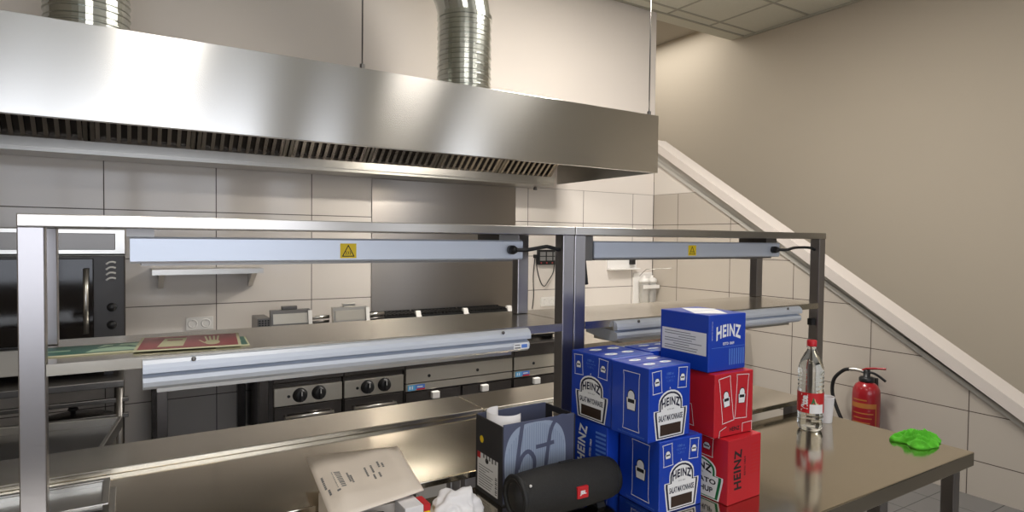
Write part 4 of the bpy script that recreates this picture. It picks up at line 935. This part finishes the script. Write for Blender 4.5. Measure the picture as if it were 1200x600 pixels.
# ================================================================== BOTTLE, CUP, CLOTH
t = thing('water_bottle', 'large clear water bottle with red label and red cap on the front table', 'bottle', (2.072, 1.275, 0.9))
c = (2.072, 1.275, 0.9008)
prof = [(0.001, 0.006), (0.020, 0.004), (0.032, 0.0), (0.039, 0.006), (0.0425, 0.018)]
for k in range(3): prof += [(0.0425, 0.024 + 0.014 * k), (0.040, 0.029 + 0.014 * k), (0.0425, 0.034 + 0.014 * k)]
prof += [(0.0430, 0.070), (0.0432, 0.135), (0.0425, 0.140)]
for k in range(4): prof += [(0.0428, 0.146 + 0.015 * k), (0.0405, 0.1515 + 0.015 * k), (0.0428, 0.157 + 0.015 * k)]
prof += [(0.0428, 0.212), (0.041, 0.226), (0.035, 0.246), (0.026, 0.266), (0.0165, 0.282), (0.0138, 0.288), (0.0138, 0.293), (0.0165, 0.294), (0.0165, 0.297), (0.013, 0.298), (0.013, 0.302), (0.001, 0.302)]
b = MB(); b.lathe(prof, c, 'water', 48, cap=False); b.build('bottle_body', None, t)
b = MB(); b.lathe([(0.0158, 0.2985), (0.0165, 0.300), (0.0165, 0.318), (0.0145, 0.3205), (0.001, 0.3205)], c, 'cap_red', 32, cap=False); b.build('cap', None, t)
# label wraps the front half
b = MB(); a0 = math.atan2(-1.275, -2.072)          # towards the camera
def arc(r, aa, ab, z0, z1, m, n=14):
    V = []
    for k in range(n + 1):
        a = a0 + aa + (ab - aa) * k / n
        for z in (z0, z1): V.append((c[0] + r * math.cos(a), c[1] + r * math.sin(a), c[2] + z))
    b._add(V, [(2 * k, 2 * k + 2, 2 * k + 3, 2 * k + 1) for k in range(n)], m, True)
arc(0.0437, -1.55, 2.6, 0.066, 0.138, 'print_red', 30)
arc(0.0440, -0.05, 1.10, 0.066, 0.098, 'print_white')
def larc(pts, m, r=0.0441): b._add([(c[0] + r * math.cos(a0 + a), c[1] + r * math.sin(a0 + a), c[2] + z) for a, z in pts], [tuple(range(len(pts)))], m)
larc([(0.05, 0.098), (0.40, 0.098), (0.30, 0.112), (0.22, 0.124)], 'print_green'); larc([(0.40, 0.098), (0.65, 0.098), (0.30, 0.120)], 'sign_cream')
V, Fc = text2d('Vittel', 0.06)
out = []
for x, y in V:
    al = a0 - 0.45 - y * 0.55; out.append((c[0] + 0.0441 * math.cos(al), c[1] + 0.0441 * math.sin(al), c[2] + 0.102 + x * 0.062))
b._add(out, Fc, 'print_white'); b.build('label', None, t)
b = MB(); cc = (2.205, 1.296, 0.9005)
b.lathe([(0.021, 0.0), (0.0225, 0.002), (0.0285, 0.092), (0.0305, 0.095), (0.0285, 0.0965), (0.0275, 0.092), (0.0215, 0.004), (0.001, 0.003)], cc, 'cup', 36, cap=False)
b.lathe([(0.021, 0.0), (0.001, 0.0005)], cc, 'cup', 36, cap=False); o = rehome(b.build('plastic_cup'), cc); tag(o, 'small white plastic cup right behind the water bottle', 'cup')
# cloth: folded soft sheet
from mathutils import noise
b = MB(); n = 60; V = []; Fc = []
for s in (1, 0):
    for i in range(n + 1):
        for j in range(n + 1):
            u, v = i / n - .5, j / n - .5
            r = math.hypot(u, v) * 2; ang = math.atan2(v, u)
            R = 0.5 + 0.10 * math.sin(3 * ang + 1) + 0.06 * math.sin(5 * ang)
            sc = 1 / max(1e-6, max(abs(math.cos(ang)), abs(math.sin(ang)))) 
            k = (max(abs(u), abs(v)) * 2)
            x = 0.072 * k * math.cos(ang) * (R / .5); y = 0.062 * k * math.sin(ang) * (R / .5)
            edge = max(0.0, 1 - k ** 3)
            q = Vector((x * 20 + 8 * y, y * 46, 0.3)); h = 0.006 + 0.040 * edge * (1.0 - 1.1 * abs(noise.noise(q)) ** 0.6 + 0.25 * noise.noise(q * 0.5)) + 0.006 * noise.noise(Vector((x * 70, y * 60, 5)))
            V.append((x, y, max(0.004, h) if s else 0.0))
N = (n + 1) ** 2
for i in range(n):
    for j in range(n):
        a = i * (n + 1) + j; Fc.append((a, a + n + 1, a + n + 2, a + 1)); Fc.append((N + a + 1, N + a + n + 2, N + a + n + 1, N + a))
for k in range(n):
    for a, c2 in ((k, k + 1), (n * (n + 1) + k + 1, n * (n + 1) + k), ((k + 1) * (n + 1), k * (n + 1)), (k * (n + 1) + n, (k + 1) * (n + 1) + n)): Fc.append((a, c2, N + c2, N + a))
b._add(V, Fc, 'green_cloth', True); o = b.build('cleaning_cloth'); o.location = (2.246, 1.000, 0.9006); o.rotation_euler = (0, 0, -0.5); tag(o, 'bright green crumpled cleaning cloth at the right end of the front table', 'cloth')

# ================================================================== FIRE EXTINGUISHER
ex, ey, ez = 4.352, 2.270, 0.05
t = thing('fire_extinguisher', 'red fire extinguisher with black hose hanging on the tiled stair wall', 'fire extinguisher', (ex, ey, ez))
R_ = 0.087
b = MB(); b.lathe([(0.075, 0), (R_, 0.012), (R_, 0.47), (R_ * .95, 0.505), (R_ * .78, 0.535), (R_ * .50, 0.555), (0.03, 0.562), (0.03, 0.575)], (ex, ey, ez), 'ext_red', 40); cy_ = b.build('cylinder', None, t)
b = MB(); b.lathe([(0.046, 0), (0.048, 0.008), (0.048, 0.026), (0.040, 0.034), (0.022, 0.036), (0.022, 0.075), (0.014, 0.085)], (ex, ey, ez + 0.555), 'black', 24); b.build('valve', None, t)
dr = Vector((0.30, -0.95, 0)).normalized()      # handle points right along the wall
P_ = lambda s, z: (ex + dr.x * s, ey + dr.y * s, ez + z)
b = MB(); b.tube([P_(-0.03, 0.628), P_(0.0, 0.645), P_(0.06, 0.655), P_(0.115, 0.659)], 0.008, 'ext_red', 10); b.build('squeeze_lever', None, t)
b = MB(); b.tube([P_(-0.02, 0.618), P_(0.03, 0.622), P_(0.075, 0.602), P_(0.115, 0.572)], 0.0085, 'black', 10); b.build('carry_handle', None, t)
b = MB(); b.tube([P_(-0.02, 0.622), P_(-0.07, 0.630), P_(-0.11, 0.626)], 0.012, 'steel', 10); b.build('hose_coupling', None, t)
b = MB(); b.tube([(ex - 0.02, ey + 0.09, ez + 0.626), (ex - 0.02, ey + 0.15, ez + 0.61), (ex - 0.01, ey + 0.225, ez + 0.53), (ex, ey + 0.24, ez + 0.42), (ex, ey + 0.20, ez + 0.31), (ex, ey + 0.155, ez + 0.22), (ex, ey + 0.125, ez + 0.12)], 0.0125, 'rubber', 12); b.build('hose', None, t)
b = MB(); b.tube([(ex, ey + 0.125, ez + 0.13), (ex, ey + 0.122, ez + 0.02)], lambda s: 0.014 + 0.006 * s, 'black', 12); b.build('nozzle', None, t)
b = MB(); a0 = math.atan2(-ey, -ex) - 0.15; c = (ex, ey, ez)
def arc(r, aa, ab, z0, z1, m, n=12):
    V = []
    for k in range(n + 1):
        a = a0 + aa + (ab - aa) * k / n
        for z in (z0, z1): V.append((c[0] + r * math.cos(a), c[1] + r * math.sin(a), c[2] + z))
    b._add(V, [(2 * k, 2 * k + 2, 2 * k + 3, 2 * k + 1) for k in range(n)], m, True)
arc(R_ + 0.0006, -1.1, 0.95, 0.385, 0.418, 'label_orange'); arc(R_ + 0.0006, -0.9, 0.2, 0.435, 0.444, 'label_orange'); arc(R_ + 0.0006, 0.86, 0.95, 0.15, 0.385, 'label_orange')
for k in range(7): arc(R_ + 0.0006, -0.9 + 0.1 * (k % 2), 0.7 - 0.12 * (k % 3), 0.345 - 0.032 * k, 0.352 - 0.032 * k, 'label_orange')
b.build('instruction_label', None, t)
b = MB(); b.box(XC - 0.029, XC - 0.001, ey - 0.02, ey + 0.02, 0.30, 0.62, 'black'); b.tube([(ex + 0.088, ey - 0.01, 0.42), (XC - 0.02, ey - 0.01, 0.42)], 0.008, 'black', 8); b.build('wall_bracket', None, t)
